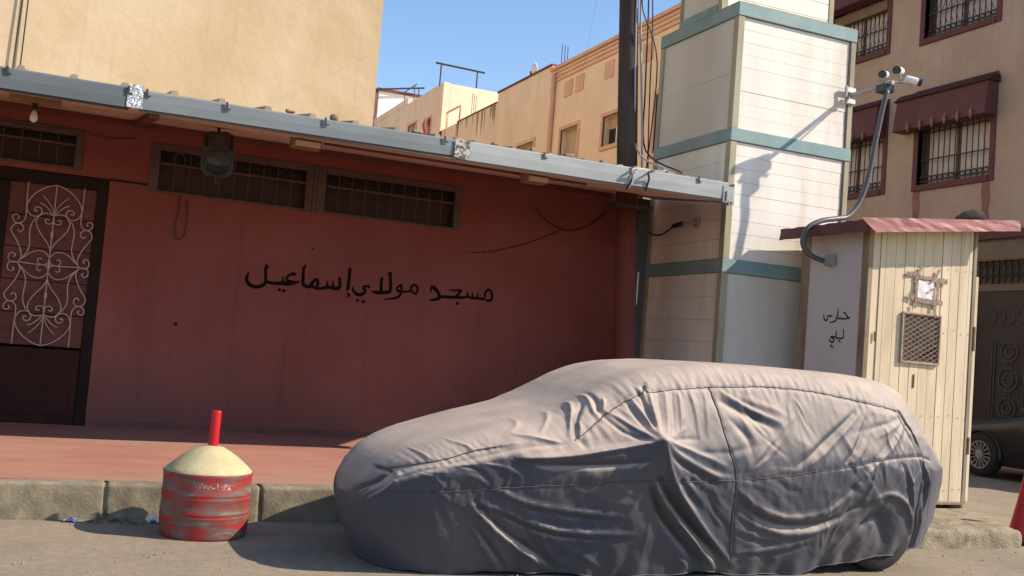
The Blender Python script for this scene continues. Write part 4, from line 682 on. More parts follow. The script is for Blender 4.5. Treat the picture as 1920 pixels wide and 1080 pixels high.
# dark strips stand in for the thin rebate shadow beside the posts
for z0, z1 in ((2.531,3.849),(3.996,5.269)): MB().box(TX1-.089,TX1-.0775,TY0+.006,TY0+.03,z0,z1).build('rebate_shadow_strip', MT['darkmetal'], tw)
# upper storey, set back
UX0, UX1, UY0, UY1 = 6.60, 8.22, 9.9, 10.8
MB().box(UX0+.02,UX1-.02,UY0+.02,UY1-.02,5.40,7.3).build('upper_core', MT['whitecool'], tw)
for (x0,x1,y0,y1) in ((UX0,UX0+.09,UY0,UY0+.08),(UX1-.075,UX1,UY0,UY0+.08),(UX0,UX0+.06,UY1-.05,UY1),(UX1-.06,UX1,UY1-.05,UY1)): MB().box(x0,x1,y0,y1,5.421,7.35).build('corner_post', MT['post'], tw, bevel=.006)
for i in range(8): MB().box(UX0+.092,UX1-.077,UY0+.008,UY0+.019,5.425+.2*i+.003,5.625+.2*i-.003).build('cladding_board', MT['white'], tw)
MB().box(TX0-.004,TX1+.004,TY0-.004,TY1+.004,5.4205,5.4285).build('ledge', MT['post'], tw)
MB().box(UX0-.006,UX0+.02,UY0+.081,UY1-.051,5.43,5.53).build('band', MT['teal'], tw)
# small wall camera on the shaded side under the awning
cc = thing('wall_camera', 'small camera on the shaded minaret side under the awning end', 'security camera', (6.57, 10.1, 2.95))
MB().box(6.545,6.568,10.0,10.10,2.92,3.02).build('mount_plate', MT['grey'], cc, bevel=.004)
MB().tube([(6.545,10.06,2.98),(6.50,10.15,2.97),(6.48,10.24,2.955)], .012, 6).build('arm', MT['grey'], cc)
MB().tube([(6.48,10.22,2.965),(6.47,10.40,2.945)], .03, 10).build('camera_body', MT['plastdark'], cc, bevel=.004)
cable([(6.47,10.40,2.94),(6.46,10.6,2.87),(6.47,10.8,2.87),(6.48,10.98,2.93),(6.5,11.12,3.06)], .012, 'dark cable drooping to the small wall camera')

# ================================================================== CAMERA MAST
cm = thing('camera_mast', 'horizontal arm with three white security cameras at the minaret edge', 'security cameras', (8.19, 9.5, 4.62))
MB().box(8.10,8.262,9.474,9.491,4.66,4.72).box(8.10,8.262,9.474,9.491,4.53,4.585).build('clamp', MT['plastwhite'], cm, bevel=.004)
MB().box(8.10,8.125,9.455,9.473,4.51,4.73).build('clamp_plate', MT['grey'], cm)
MB().tube([(8.185,9.472,4.625),(8.185,8.80,4.64)], .026, 8).build('arm', MT['cablegrey'], cm)
MB().tube([(8.18,9.472,4.60),(8.14,9.2,4.52)], .010, 6).build('stay', MT['cablegrey'], cm)
MB().box(8.10,8.25,8.84,8.98,4.54,4.63).build('connector_box', MT['plastdark'], cm, bevel=.008)
MB().tube([(8.0,8.88,4.645),(8.48,8.84,4.69)], .012, 6).build('cross_bar', MT['cablegrey'], cm)
def bullet(p, d, L=.17, r=.045):
    p = Vector(p); d = Vector(d).normalized()
    bo = MB().tube([p, p+d*L*.45, p+d*L], [r*.86, r, r], 14).build('camera_body', MT['plastwhite'], cm, smooth=False, bevel=.006)
    MB().tube([p+d*(L+.001), p+d*(L+.04)], [r*.98, r*1.02], 14).build('lens_hood', MT['plastdark'], bo)
    MB().tube([p+d*L*.4+Vector((0,0,-r*.8)), p+d*L*.4+Vector((0.01,0,-r-.05))], .012, 6).build('bracket', MT['grey'], bo)
bullet((8.165,8.88,4.735), (-.85,-.42,-.16), .11, .042); bullet((8.37,8.88,4.815), (-.85,-.42,-.14), .12, .045); bullet((8.36,8.80,4.715), (.85,-.40,-.20), .14, .042)
cable([(8.16,8.86,4.55),(8.12,8.88,4.3),(8.08,8.9,4.0),(8.0,8.9,3.55),(7.90,8.9,3.27),(7.74,8.88,3.09),(7.55,8.86,3.035),(7.36,8.85,2.99),(7.19,8.85,2.90),(7.12,8.85,2.74),(7.19,8.84,2.62),(7.34,8.83,2.565),(7.435,8.83,2.56)], .029, 'thick grey conduit bending from the camera arm over the booth roof', 'conduit', 'conduit', 'conduit', 8, None, 10)

# ================================================================== BOOTH
zr = lambda x: 2.90+(x-7.24)*.115
bt = thing('guard_booth', 'narrow cream board booth with faded red sheet roof beside the minaret', 'booth', (8.2, 8.7, .09))
BX0, BX1, BY0, BY1 = 7.44, 8.93, 8.2, 9.24
for (x0,x1,y0,y1,zt) in ((BX0-.004,BX0+.06,BY0-.004,BY0+.05,2.91),(BX0-.004,BX0+.05,BY1-.05,BY1+.004,2.91),(BX1-.06,BX1,BY0-.004,BY0+.05,3.075),(BX1-.06,BX1,BY1-.05,BY1,3.075)):
    MB().box(x0,x1,y0,y1,.09,zt).build('corner_post', MT['posttan'], bt, bevel=.005)
MB().box(BX0+.010,BX0+.03,BY0+.051,BY1-.051,.10,2.91).build('side_panel', MT['boothg'], bt)
MB().box(BX0+.003,BX0+.009,BY1-.13,BY1-.051,.10,2.90).build('edge_strip', MT['posttan'], bt); MB().box(BX0+.003,BX0+.009,BY0+.051,BY0+.10,.10,2.90).build('edge_strip', MT['posttan'], bt)
bl = MB(); bl2 = MB()
for i, t in enumerate(BTEXT): ribbon(bl if i < 4 else bl2, t, [.013]+[.017]*(len(t)-2)+[.010] if len(t) > 2 else [.02,.012], lambda y, z, i=i: (BX0+.0085-.0001*i, y, z))
bl.build('lettering', MT['pen'], bt, fix=False); bl2.build('lettering', MT['pen'], bt, fix=False)
MB().box(BX1-.03,BX1-.012,BY0+.051,BY1-.051,.10,3.07).box(BX0+.051,BX1-.061,BY1-.03,BY1-.012,.10,2.8).build('rear_panel', MT['boothw'], bt)
MB().box(BX0+.05,BX1-.05,BY0+.06,BY1-.06,.09,2.7).build('core', MT['dark'], bt)
cuts = [BX0+.062, BX0+.16, BX0+.225]+[BX0+.232+.1275*i for i in range(1, 10)]+[BX1-.063]
for i in range(len(cuts)-1):
    x0, x1 = cuts[i]+.0025, cuts[i+1]-.0025; dy = random.uniform(-.003,.003)+(.008 if i == 0 else 0); ln = random.uniform(-.004,.004)
    MB().hexa([(x0,BY0+dy,.115),(x1,BY0+dy+ln,.115),(x1,BY0+.03,.115),(x0,BY0+.03,.115),(x0,BY0+dy-ln,zr(x0)-.012),(x1,BY0+dy,zr(x1)-.012),(x1,BY0+.03,zr(x1)-.012),(x0,BY0+.03,zr(x0)-.012)]).build('plank', MT['boothw'], bt, bevel=.0015)
MB().box(BX0+.062,BX1-.063,BY0-.012,BY0+.032,.085,.113).build('sill', MT['posttan'], bt, bevel=.004)
MB().box(BX1+.008,BX1+.052,BY0+.01,BY0+.05,.12,2.52).build('door_post', MT['boothw'], bt, bevel=.004)
MB().box(BX1-.012,BX1+.02,BY0-.012,BY0+.008,1.72,1.98).build('hinge', MT['rust'], bt, bevel=.004)
MB().box(BX1-.016,BX1+.016,BY0-.012,BY0+.008,.62,.80).build('hinge', MT['rust'], bt, bevel=.004)
MB().box(BX1-.055,BX1-.052,BY0-.0065,BY0-.0045,.2,3.0).build('gap_strip', MT['dark'], bt)
for x,z,h in ((7.56,1.72,.10),(8.11,1.28,.14)): MB().box(x,x+.022,BY0-.007,BY0-.003,z,z+h).build('knot_hole', MT['rust'], bt)
nl = MB()
for i in range(3, len(cuts)-1):
    for z in (.25, 1.0, 1.9, 2.55):
        xm = (cuts[i]+cuts[i+1])/2+random.uniform(-.02,.02)
        if not (7.89 < xm < 8.47 and 1.5 < z < 2.1): nl.lathe([(.006,0),(.005,-.003),(.001,-.004)], (xm, BY0-.0045, z+random.uniform(-.02,.02)), 6, 'y')
stuff(nl.build('nail_heads', MT['rust'], bt))
# vent with expanded metal
vf = MB(); vx0,vx1,vz0,vz1 = 7.91,8.445,1.53,2.06; w=.022
vf.box(vx0,vx0+w,BY0-.028,BY0-.005,vz0,vz1).box(vx1-w,vx1,BY0-.028,BY0-.005,vz0,vz1).box(vx0+w,vx1-w,BY0-.028,BY0-.005,vz1-w,vz1).box(vx0+w,vx1-w,BY0-.028,BY0-.005,vz0,vz0+w)
vent = vf.build('vent', MT['mesh'], bt, bevel=.003)
MB().box(vx0+w,vx1-w,BY0-.0075,BY0-.0045,vz0+w,vz1-w).build('vent_backing', mat('dark vent backing', (.13,.085,.065), (.09,.06,.045), (.03,.02,.018), 5, 4, .9, .9), vent)
em = MB(); rows, cols = 19, 10; dx = (vx1-vx0-2*w)/cols; dz = (vz1-vz0-2*w)/rows
for r_ in range(rows):
    for c_ in range(cols):
        x0 = vx0+w+c_*dx; z0 = vz0+w+r_*dz
        a, b_ = ((x0,z0),(x0+dx,z0+dz)) if (r_+c_) % 2 == 0 else ((x0,z0+dz),(x0+dx,z0))
        em.tube([(a[0],BY0-.017,a[1]),(b_[0],BY0-.019,b_[1])], .0042, 4, False)
stuff(em.build('expanded_mesh', MT['mesh'], vent, fix=False))
lf = MB(); 
for k in range(4): lf.tube([(8.20+.04*k,BY0-.0095,1.60+.02*k),(8.25+.05*k,BY0-.0095,1.64+.025*k)], .012-.002*k, 4)
lf.build('torn_flap', MT['dark'], vent)
# torn notice taped over the boards
no = thing('taped_notice', 'torn pale paper notice held by brown tape above the booth vent', 'notice', (8.22, 8.19, 2.3))
pp = MB(); pp.grid([[(8.07+.03*i+.004*ds.random(), BY0-.009-.004*math.sin(i*1.1+j), 2.19+.03*j+.006*ds.random()*(j in (0,7))) for j in range(8)] for i in range(10)])
pp.build('paper', MT['notepaper'], no, smooth=True)
def tape(pts, w, k):
    b_ = MB(); n = len(pts)
    for i, p in enumerate(pts):
        a = pts[max(i-1,0)]; c = pts[min(i+1,n-1)]; ddx, ddz = c[0]-a[0], c[1]-a[1]; L = math.hypot(ddx,ddz)
        for s_ in (-1,1): b_.v.append((p[0]-ddz/L*w*s_*(.5+.12*ds.random()), BY0-.0155-.0011*k-.0025*ds.random(), p[1]+ddx/L*w*s_*(.5+.12*ds.random())))
    for i in range(n-1): b_.f.append((2*i,2*i+1,2*i+3,2*i+2))
    b_.build('tape_strip', MT['tapebrown'], no)
for k, (pts, w_) in enumerate([([(7.94,2.45),(8.02,2.46),(8.10,2.455)],.045),([(8.055,2.40),(8.10,2.47),(8.135,2.54)],.030),([(8.08,2.44),(8.2,2.43),(8.36,2.44)],.032),([(8.27,2.39),(8.33,2.45),(8.39,2.54)],.026),([(8.37,2.42),(8.44,2.42),(8.50,2.415)],.05),([(8.085,2.44),(8.075,2.3),(8.08,2.17)],.034),([(8.36,2.43),(8.37,2.3),(8.355,2.17)],.036),([(7.97,2.235),(8.05,2.215)],.055),([(8.06,2.20),(8.2,2.19),(8.38,2.185)],.045),([(8.38,2.19),(8.44,2.185)],.05),([(8.06,2.16),(8.06,2.10)],.04),([(8.34,2.17),(8.335,2.08),(8.36,2.03)],.035),([(8.25,2.30),(8.31,2.325)],.022)]): tape(pts, w_, k)
# roof: sheet sloping down to the left with front and side flaps
RX0, RX1, RY0, RY1 = 7.24, 9.27, 7.98, 9.37
zr = lambda x: 2.90+(x-RX0)*.115
rf = MB(); n = 22
rf.grid([[(RX0+(RX1-RX0)*i/n, y, zr(RX0+(RX1-RX0)*i/n)+.006*mnoise.noise(Vector((i*.6,y*3,2)))) for y in np.linspace(RY0,RY1,8)] for i in range(n+1)])
roof = rf.build('roof', MT['redroof'], bt)
so_ = roof.modifiers.new('thick','SOLIDIFY'); so_.thickness = .012; so_.offset = 1
ff = MB()
ff.grid([[(RX0-.13*(1-k/3)*(1-i/n)+.06*(i<1)*(k/3)+(RX1-RX0)*i/n+.0, RY0-.010-.012*(k/3)+.010*mnoise.noise(Vector((i*.9,k*.7,4))), zr(RX0+(RX1-RX0)*i/n)+.018-(.135-.02*i/n)*k/3+.005*mnoise.noise(Vector((i*.7,k,8)))) for k in range(4)] for i in range(n+1)])
fl = ff.build('front_flap', MT['redroof'], bt); m_ = fl.modifiers.new('thick','SOLIDIFY'); m_.thickness = .006
sfp = MB(); n2 = 14
sfp.grid([[(RX0-.012+.008*mnoise.noise(Vector((i*.9,k,14)))-.015*(k/3), RY0+.02+(RY1-RY0-.02)*i/n2, zr(RX0)+.02-.125*k/3+.012*mnoise.noise(Vector((i*.8,k*.3,6)))) for k in range(4)] for i in range(n2+1)])
fl = sfp.build('side_flap', MT['maroon'], bt); m_ = fl.modifiers.new('thick','SOLIDIFY'); m_.thickness = .006
cr = MB(); cr.grid([[(7.30+.04*i, 8.03+.12*j, zr(7.30+.04*i)+.022+.014*mnoise.noise(Vector((i*.7,j*.9,3)))) for j in range(7)] for i in range(7)])
fl = cr.build('loose_sheet', MT['redroof'], bt); m_ = fl.modifiers.new('thick','SOLIDIFY'); m_.thickness = .006
# box on booth side where the conduit enters
jb = thing('conduit_box', 'grey box on the booth side where the thick conduit ends', 'box', (7.43, 8.75, 2.55))
MB().box(7.395,7.438,8.68,8.82,2.50,2.62).build('box_body', MT['grey'], jb, bevel=.008); MB().box(7.388,7.394,8.69,8.81,2.51,2.61).build('lid', MT['grey'], jb, bevel=.004)
bu = MB(); rr_ = [.012,.026,.040,.052,.062,.070,.076,.080,.081,.080,.076,.062,.030]
bu.grid([[(8.78+.035*i, 8.42+rr_[i]*1.5*math.cos(t), zr(8.78+.035*i)+.012+rr_[i]+rr_[i]*math.sin(t)*(1+.10*math.sin(i*1.9+t*3))) for t in np.linspace(-1.57,4.713,18)] for i in range(13)])
tag(bu.build('rolled_cloth', MT['brown'], smooth=True), 'dark brown rolled bundle lying on the booth roof', 'bundle')
for x in (7.5, 8.1, 8.75):
    rough_box(x, x+.19, 8.22, 8.34, .045, .088, .03, .01, .012, seed=int(x*7)).build('support_brick', MT['plinth'], bt, smooth=True)

# ================================================================== RIGHT BUILDING
XB = 15.0
rbd = thing('brown_apartment_block', 'shaded brown grey apartment block with maroon window frames and box awnings', 'building', (XB, 14, 0))
WN = [(13.62,15.34,5.18,6.95),(13.62,15.34,8.10,9.85),(16.30,18.0,5.22,6.95),(16.38,18.0,8.15,9.85)]
DO = (10.9,13.95,.1,3.62)
wall_holes('x', XB, .35, 8.6, 20.28, 0, 11.6, WN+[DO]).build('wall', MT['rb'], rbd)
MB().box(XB+.36, XB+8, 8.6, 20.28, 0, 11.5).build('core', MT['rb'], rbd)
MB().box(XB-.1, XB+8, 8.5, 20.3, 11.603, 11.8).build('roof_edge', MT['maroon'], rbd)
for wi, (y0,y1,z0,z1) in enumerate(WN):
    f = MB(); w = .12
    f.box(XB-.025,XB+.12,y0-w,y0,z0-w,z1+w).box(XB-.025,XB+.12,y1,y1+w,z0-w,z1+w).box(XB-.025,XB+.12,y0,y1,z1,z1+w).box(XB-.045,XB+.12,y0,y1,z0-w,z0)
    fr_ = f.build('window', MT['maroon'], rbd, bevel=.008)
    MB().box(XB+.15,XB+.18,y0,y1,z0,z1).build('pane', MT['curtain'], fr_)
    MB().box(XB+.125,XB+.149,y0+.0,y0+.04,z0,z1).box(XB+.125,XB+.149,y1-.14,y1,z0,z1).box(XB+.125,XB+.149,(y0+y1)/2-.03,(y0+y1)/2+.03,z0,z1).build('sash', MT['winframe'], fr_)
    first = None; nb_ = 13
    for i in range(nb_):
        y = y0+.05+(y1-y0-.1)*i/(nb_-1)
        if first is None: first = MB().tube([(XB+.06,y,z0),(XB+.06,y,z1)], .011, 5).build('bar', MT['iron'], fr_); yb = y
        else:
            c = first.copy(); COL.objects.link(c); c.parent = fr_; c.location = (0, y-yb, 0)
    for zf in (.04,.09,.28,.58,.93): MB().box(XB+.045,XB+.058,y0,y1,z0+(z1-z0)*zf-.012,z0+(z1-z0)*zf+.012).build('cross_rail', MT['iron'], fr_)
    sc = MB()
    for i in range(nb_-1):
        y = y0+.05+(y1-y0-.1)*(i+.5)/(nb_-1)
        sc.tube([(XB+.055,y+.05*math.cos(t),z0+.13+.05*math.sin(t)) for t in np.linspace(0,6.28,9)], .007, 4)
        if wi in (1,3): sc.tube([(XB+.052,y+.06*math.sin(q*9),z0+.2+q) for q in np.linspace(0,z1-z0-.3,24)], .006, 4)
    sc.build('scrollwork', MT['iron'], fr_)
def box_awning(y0, y1, z0, z1, fin):
    a = MB(); p0, p1 = .26, .34
    a.hexa([(XB-p1,y0,z0),(XB-.03,y0,z0),(XB-.03,y1,z0),(XB-p1,y1,z0),(XB-p0,y0,z1-.12),(XB-.03,y0,z1-.12),(XB-.03,y1,z1-.12),(XB-p0,y1,z1-.12)])
    aw = a.build('awning', MT['maroon'], rbd, bevel=.01)
    tb = MB(); nt_ = 12
    tb.hexa([(XB-p0-.06,y0-.04,z1-.13),(XB-.001,y0-.04,z1-.13),(XB-.001,y1+.04,z1-.13),(XB-p0-.06,y1+.04,z1-.13),(XB-p0+.10,y0-.02,z1+.02),(XB-.001,y0-.02,z1+.02),(XB-.001,y1+.02,z1+.02),(XB-p0+.10,y1+.02,z1+.02)])
    tb.build('tile_strip', MT['maroondark'], aw, bevel=.008)
    if fin:
        f0 = None
        for i in range(6):
            y = y0+.28+(y1-y0-.72)*i/5
            if f0 is None: f0 = MB().lathe([(.002,-.10),(.018,-.05),(.04,-.01),(.018,.02),(.03,.05),(.006,.09),(.002,.13)], (XB-p1-.03,y,z0+.03), 8).build('finial', MT['gold'], aw); yb = y
            else:
                c = f0.copy(); COL.objects.link(c); c.parent = aw; c.location = (0,y-yb,0)
box_awning(13.48, 15.72, 6.24, 6.98, True); box_awning(16.24, 18.5, 6.28, 7.03, True); box_awning(16.24, 18.5, 9.25, 10.0, False); box_awning(13.48, 15.72, 9.3, 10.0, False)
MB().box(XB-.02,XB+.1,16.4,18.0,9.0,9.22).build('shutter_case', MT['tan'], rbd, bevel=.01)
for y in (15.32,13.66):
    st = MB(); n=8
    st.v = [(XB-.004,y-.09+.02*math.sin(i*2),5.05-.13*i) for i in range(n)]+[(XB-.004,y+.09+.02*math.sin(i*1.3),5.05-.13*i) for i in range(n)]
    st.f = [(i,i+1,n+i+1,n+i) for i in range(n-1)]
    st.build('paint_streak', mat('red run stain', (.25,.10,.085), (.30,.165,.135), None, 3, rough=.95) if y > 15 else bpy.data.materials['red run stain'], rbd)
MB().box(XB-.10,XB-.01,10.6,15.1,3.98,4.14).build('entrance_canopy', MT['maroon'], rbd, bevel=.01)
MB().box(XB-.02,XB+.1,10.9,13.95,3.63,3.97).build('lintel', MT['tan'], rbd, bevel=.01)
gt = MB().box(XB+.12,XB+.16,10.9,13.95,.1,3.10).build('gate', MT['gate'], rbd)
MB().box(XB+.10,XB+.119,10.9,13.95,3.08,3.2).build('gate_rail', MT['tan'], gt); MB().box(XB+.16,XB+.19,10.9,13.95,3.2,3.62).build('transom_pane', MT['tan'], gt)
f0 = None
for i in range(22):
    y = 10.95+.135*i
    if f0 is None: f0 = MB().box(XB+.10,XB+.125,y,y+.03,3.2,3.62).build('transom_bar', MT['iron'], gt)
    else:
        c = f0.copy(); COL.objects.link(c); c.parent = gt; c.location = (0,.135*i,0)
tr = MB()
for i in range(21):
    y = 11.03+.135*i
    tr.tube([(XB+.095,y-.05,3.56),(XB+.095,y,3.47),(XB+.095,y+.05,3.56)], .010, 4); tr.tube([(XB+.094,y,3.24),(XB+.094,y,3.5)], .008, 4); tr.tube([(XB+.095,y-.05,3.38),(XB+.095,y,3.30),(XB+.095,y+.05,3.38)], .010, 4)
tr.build('transom_scroll', MT['iron'], gt)
og = MB(); og_x = XB+.105
def rng_(cy_, cz_, ry, rz): og.tube([(og_x,cy_+ry*math.cos(t),cz_+rz*math.sin(t)) for t in np.linspace(0,6.284,25)], .010, 4)
for cy_ in (13.08, 11.9):
    for cz_, r1 in ((2.0,.17),(1.52,.20),(1.02,.18)): rng_(cy_, cz_, r1, r1); rng_(cy_, cz_, r1*.5, r1*.5)
    for yy_ in (-.32,.30,.36): og.tube([(og_x,cy_+yy_,.85),(og_x,cy_+yy_,2.2)], .009, 4)
    for zz_ in (.88,1.55,2.15): og.tube([(og_x,cy_-.4,zz_),(og_x,cy_+.42,zz_)], .008, 4)
    for yy_ in (-.04,.04):
        for zz_ in (1.76,1.27): og.tube([(og_x,cy_+yy_,zz_-.09),(og_x,cy_+yy_,zz_+.09)], .007, 4)
    for k in range(5):
        zc = 2.5+.001*k; og.tube([(og_x,cy_-.4+.2*k+.07*math.cos(t),2.62+.12*math.sin(t)) for t in np.linspace(.5,5.5,12)], .008, 4)
og.build('gate_ornament', MT['gateline'], gt)

# ================================================================== VEHICLES
def wheel(parent, cx_, cy_, cz_, R, wdt, axis, side, spokes=15):
    """tyre with a many-spoked rim; axis is the axle direction, side the outer face"""
    o = 1 if side > 0 else -1
    P = lambda a, h: (h, a)
    ty = MB().lathe([(R*.66,-wdt/2),(R*.9,-wdt/2),(R*.99,-wdt*.36),(R,0),(R*.99,wdt*.36),(R*.9,wdt/2),(R*.66,wdt/2),(R*.655,0),(R*.66,-wdt/2)], (cx_,cy_,cz_), 36, axis, False).build('wheel', MT['rubber'], parent, smooth=True)
    rm = MB().lathe([(R*.655,o*wdt*.30),(R*.655,o*wdt*.46),(R*.60,o*wdt*.46),(R*.58,o*wdt*.30)], (cx_,cy_,cz_), 36, axis, False).build('rim', MT['alloy'], ty, smooth=False)
    sp_ = MB()
    for i in range(spokes):
        t = 6.2832*i/spokes; h = o*wdt*.44
        def pt_(r, dt, hh):
            a, b_ = r*math.cos(t+dt), r*math.sin(t+dt)
            return (cx_+hh, cy_+a, cz_+b_) if axis == 'x' else (cx_+a, cy_+hh, cz_+b_)
        sp_.hexa([pt_(R*.16,-.10,h*.7),pt_(R*.16,.10,h*.7),pt_(R*.61,.05,h*.7),pt_(R*.61,-.05,h*.7),pt_(R*.16,-.10,h),pt_(R*.16,.10,h),pt_(R*.61,.05,h),pt_(R*.61,-.05,h)])
    sp_.lathe([(R*.2,o*wdt*.2),(R*.2,o*wdt*.47),(R*.1,o*wdt*.50),(.002,o*wdt*.50)], (cx_,cy_,cz_), 16, axis)
    sp_.build('hub_spokes', MT['alloy'], ty)
    MB().lathe([(R*.645,o*wdt*.1),(R*.645,o*wdt*.18),(.01,o*wdt*.18)], (cx_,cy_,cz_), 24, axis).build('brake_shade', MT['plastdark'], ty)

# ---- the covered car ----
cv = thing('covered_car', 'parked hatchback under a dusty grey fabric cover in front of the mosque', 'car', (3.95, 6.25, 0))
YC = 6.28
nA, nB = 760, 460
def ellf(t, p): t = np.clip(t,0,1); return (1-(1-t)**p)**(1/p)
XN, XT = 1.655, 6.19
u = np.linspace(0,1,nA); x = XN+(XT-XN)*(.62*u+.38*(.5-.5*np.cos(np.pi*u)))
x[0] = XN+1e-4; x[-1] = XT-1e-4
Wd = .885
w = Wd*(1-.27*np.clip((3.35-x)/1.75,0,1)**1.2)*np.minimum(ellf((x-XN)/.48, 2.3), 1)*np.minimum(ellf((XT-x)/1.15, 2.3), 1)
tx = [1.655,1.70,1.78,1.90,2.06,2.33,2.60,2.83,2.98,3.13,3.30,3.47,3.68,4.0,4.5,5.0,5.35,5.55,5.68,5.80,5.92,6.03,6.12,6.19]
tz = [.40,.50,.595,.68,.755,.845,.92,.985,1.055,1.14,1.225,1.285,1.325,1.350,1.362,1.358,1.335,1.29,1.205,1.03,.865,.71,.58,.46]
def pchip(xq, X, Y):
    X = np.array(X); Y = np.array(Y); h = np.diff(X); dl = np.diff(Y)/h; m_ = np.zeros_like(Y)
    for i in range(1,len(X)-1):
        if dl[i-1]*dl[i] > 0: m_[i] = 2*dl[i-1]*dl[i]/(dl[i-1]+dl[i])
    m_[0] = dl[0]; m_[-1] = dl[-1]
    i = np.clip(np.searchsorted(X, xq)-1, 0, len(X)-2); t = (xq-X[i])/h[i]
    return (2*t**3-3*t**2+1)*Y[i]+(t**3-2*t**2+t)*h[i]*m_[i]+(-2*t**3+3*t**2)*Y[i+1]+(t**3-t**2)*h[i]*m_[i+1]
top = pchip(x, tx, tz)
w[0] = w[-1] = 0; hem = .008+.15*np.clip((x-4.6)/1.1,0,1)+.10*np.clip((x-5.85)/.34,0,1)**2
hem += .012*np.sin(x*5.3)+.008*np.sin(x*13.1+1)
gg = np.clip((top-.86)/.34, 0, 1); gg = gg*gg*(3-2*gg)
zb = np.minimum(.70, hem+.76*(top-hem)); fr_t = np.clip((3.6-x)/1.6,0,1)
# control points of the half section: (fraction of half width, z)
ctl = [(.775-.085*fr_t, hem), (.900-.05*fr_t, hem+.45*(zb-hem)), (1.0-.0*gg, zb), (.965-.035*gg, zb+.40*(top-zb)), (.90-.125*gg, top-(.075+.06*gg)*np.clip((top-zb)/.1,0,1)), (.72-.12*gg, top-.018), (.36-.05*gg, top-.002), (0*w, top)]
cf = np.array([c[0] for c in ctl]); cz_ = np.array([c[1] for c in ctl])      # 8 x nA
def cr_spline(C, q):
    n = len(C); out = []
    for t in q:
        s_ = t*(n-1); i = min(int(s_), n-2); f_ = s_-i
        p0 = C[i-1] if i else 2*C[0]-C[1]; p1 = C[i]; p2 = C[i+1]; p3 = C[i+2] if i+2 < n else 2*C[-1]-C[-2]
        out.append(.5*((2*p1)+(-p0+p2)*f_+(2*p0-5*p1+4*p2-p3)*f_**2+(-p0+3*p1-3*p2+p3)*f_**3))
    return np.array(out)
q = np.linspace(0,1,nB//2+1)
HF = cr_spline(cf, q); HZ = cr_spline(cz_, q)
Yv = np.concatenate([YC-w*HF, (YC+w*HF)[-2::-1]]); Zv = np.concatenate([HZ, HZ[-2::-1]]); Xv = np.broadcast_to(x, Yv.shape).copy()
# front face tucks in towards the ground, tail leans
tk = np.clip((XN+.5-Xv)/.5, 0, 1)*np.clip((.40-Zv)/.4, 0, 1)**1.5; Xv += .14*tk
tk = np.clip((Xv-XT+.4)/.4, 0, 1)*np.clip((.38-Zv)/.4, 0, 1)**1.5; Xv -= .13*tk
P = np.stack([Xv, Yv, Zv], -1)
def normals(P):
    a = np.gradient(P, axis=0); b_ = np.gradient(P, axis=1); n_ = np.cross(b_, a); n_ /= (np.linalg.norm(n_, axis=-1, keepdims=True)+1e-9)
    flip = np.sign((n_*(P-np.array([3.9,YC,.5]))).sum(-1, keepdims=True)); return n_*np.where(flip == 0, 1, flip)
Nn = normals(P)
near = np.clip(((YC-P[...,1])/(w[None,:]+1e-6)-.42)/.25, 0, 1)*(w[None,:] > .12); near = near*near*(3-2*near)
D = np.zeros(P.shape[:2]); X2, Z2 = P[...,0], P[...,2]
def polydist(pts):
    best = np.full(X2.shape, 1e9); sgn = np.zeros(X2.shape); sa = np.zeros(X2.shape); L = 0; tot = sum(math.dist(pts[i],pts[i+1]) for i in range(len(pts)-1))
    for i in range(len(pts)-1):
        ax, az = pts[i]; bx, bz = pts[i+1]; ddx, ddz = bx-ax, bz-az; l = math.hypot(ddx,ddz)
        t = np.clip(((X2-ax)*ddx+(Z2-az)*ddz)/(l*l), 0, 1); ex = X2-ax-t*ddx; ez = Z2-az-t*ddz; dd = np.hypot(ex,ez); mk = dd < best
        best = np.where(mk, dd, best); sa = np.where(mk, (L+t*l)/tot, sa); sgn = np.where(mk, np.sign(ddx*ez-ddz*ex), sgn); L += l
    return best, sa, sgn
for pts, wd, am in FOLDS:
    sp_ = smooth_poly(pts, 3) if len(pts) > 2 else pts
    dd, sa, sg = polydist(sp_)
    tp = np.sin(np.pi*np.clip(sa*.86+.09, 0, 1))**.6
    wl = wd*.86*(.75+.5*sa)
    pr = np.exp(-(dd/wl)**2)*.60+np.exp(-(dd/(wl*.5))**1.3)*.42
    D += 1.28*am*tp*pr
# cloth pulled over the door mirror
mr = np.hypot(X2-3.36, (Z2-.815)*1.1); D += .085*np.exp(-(mr/.10)**1.3)+.05*np.exp(-mr/.26)
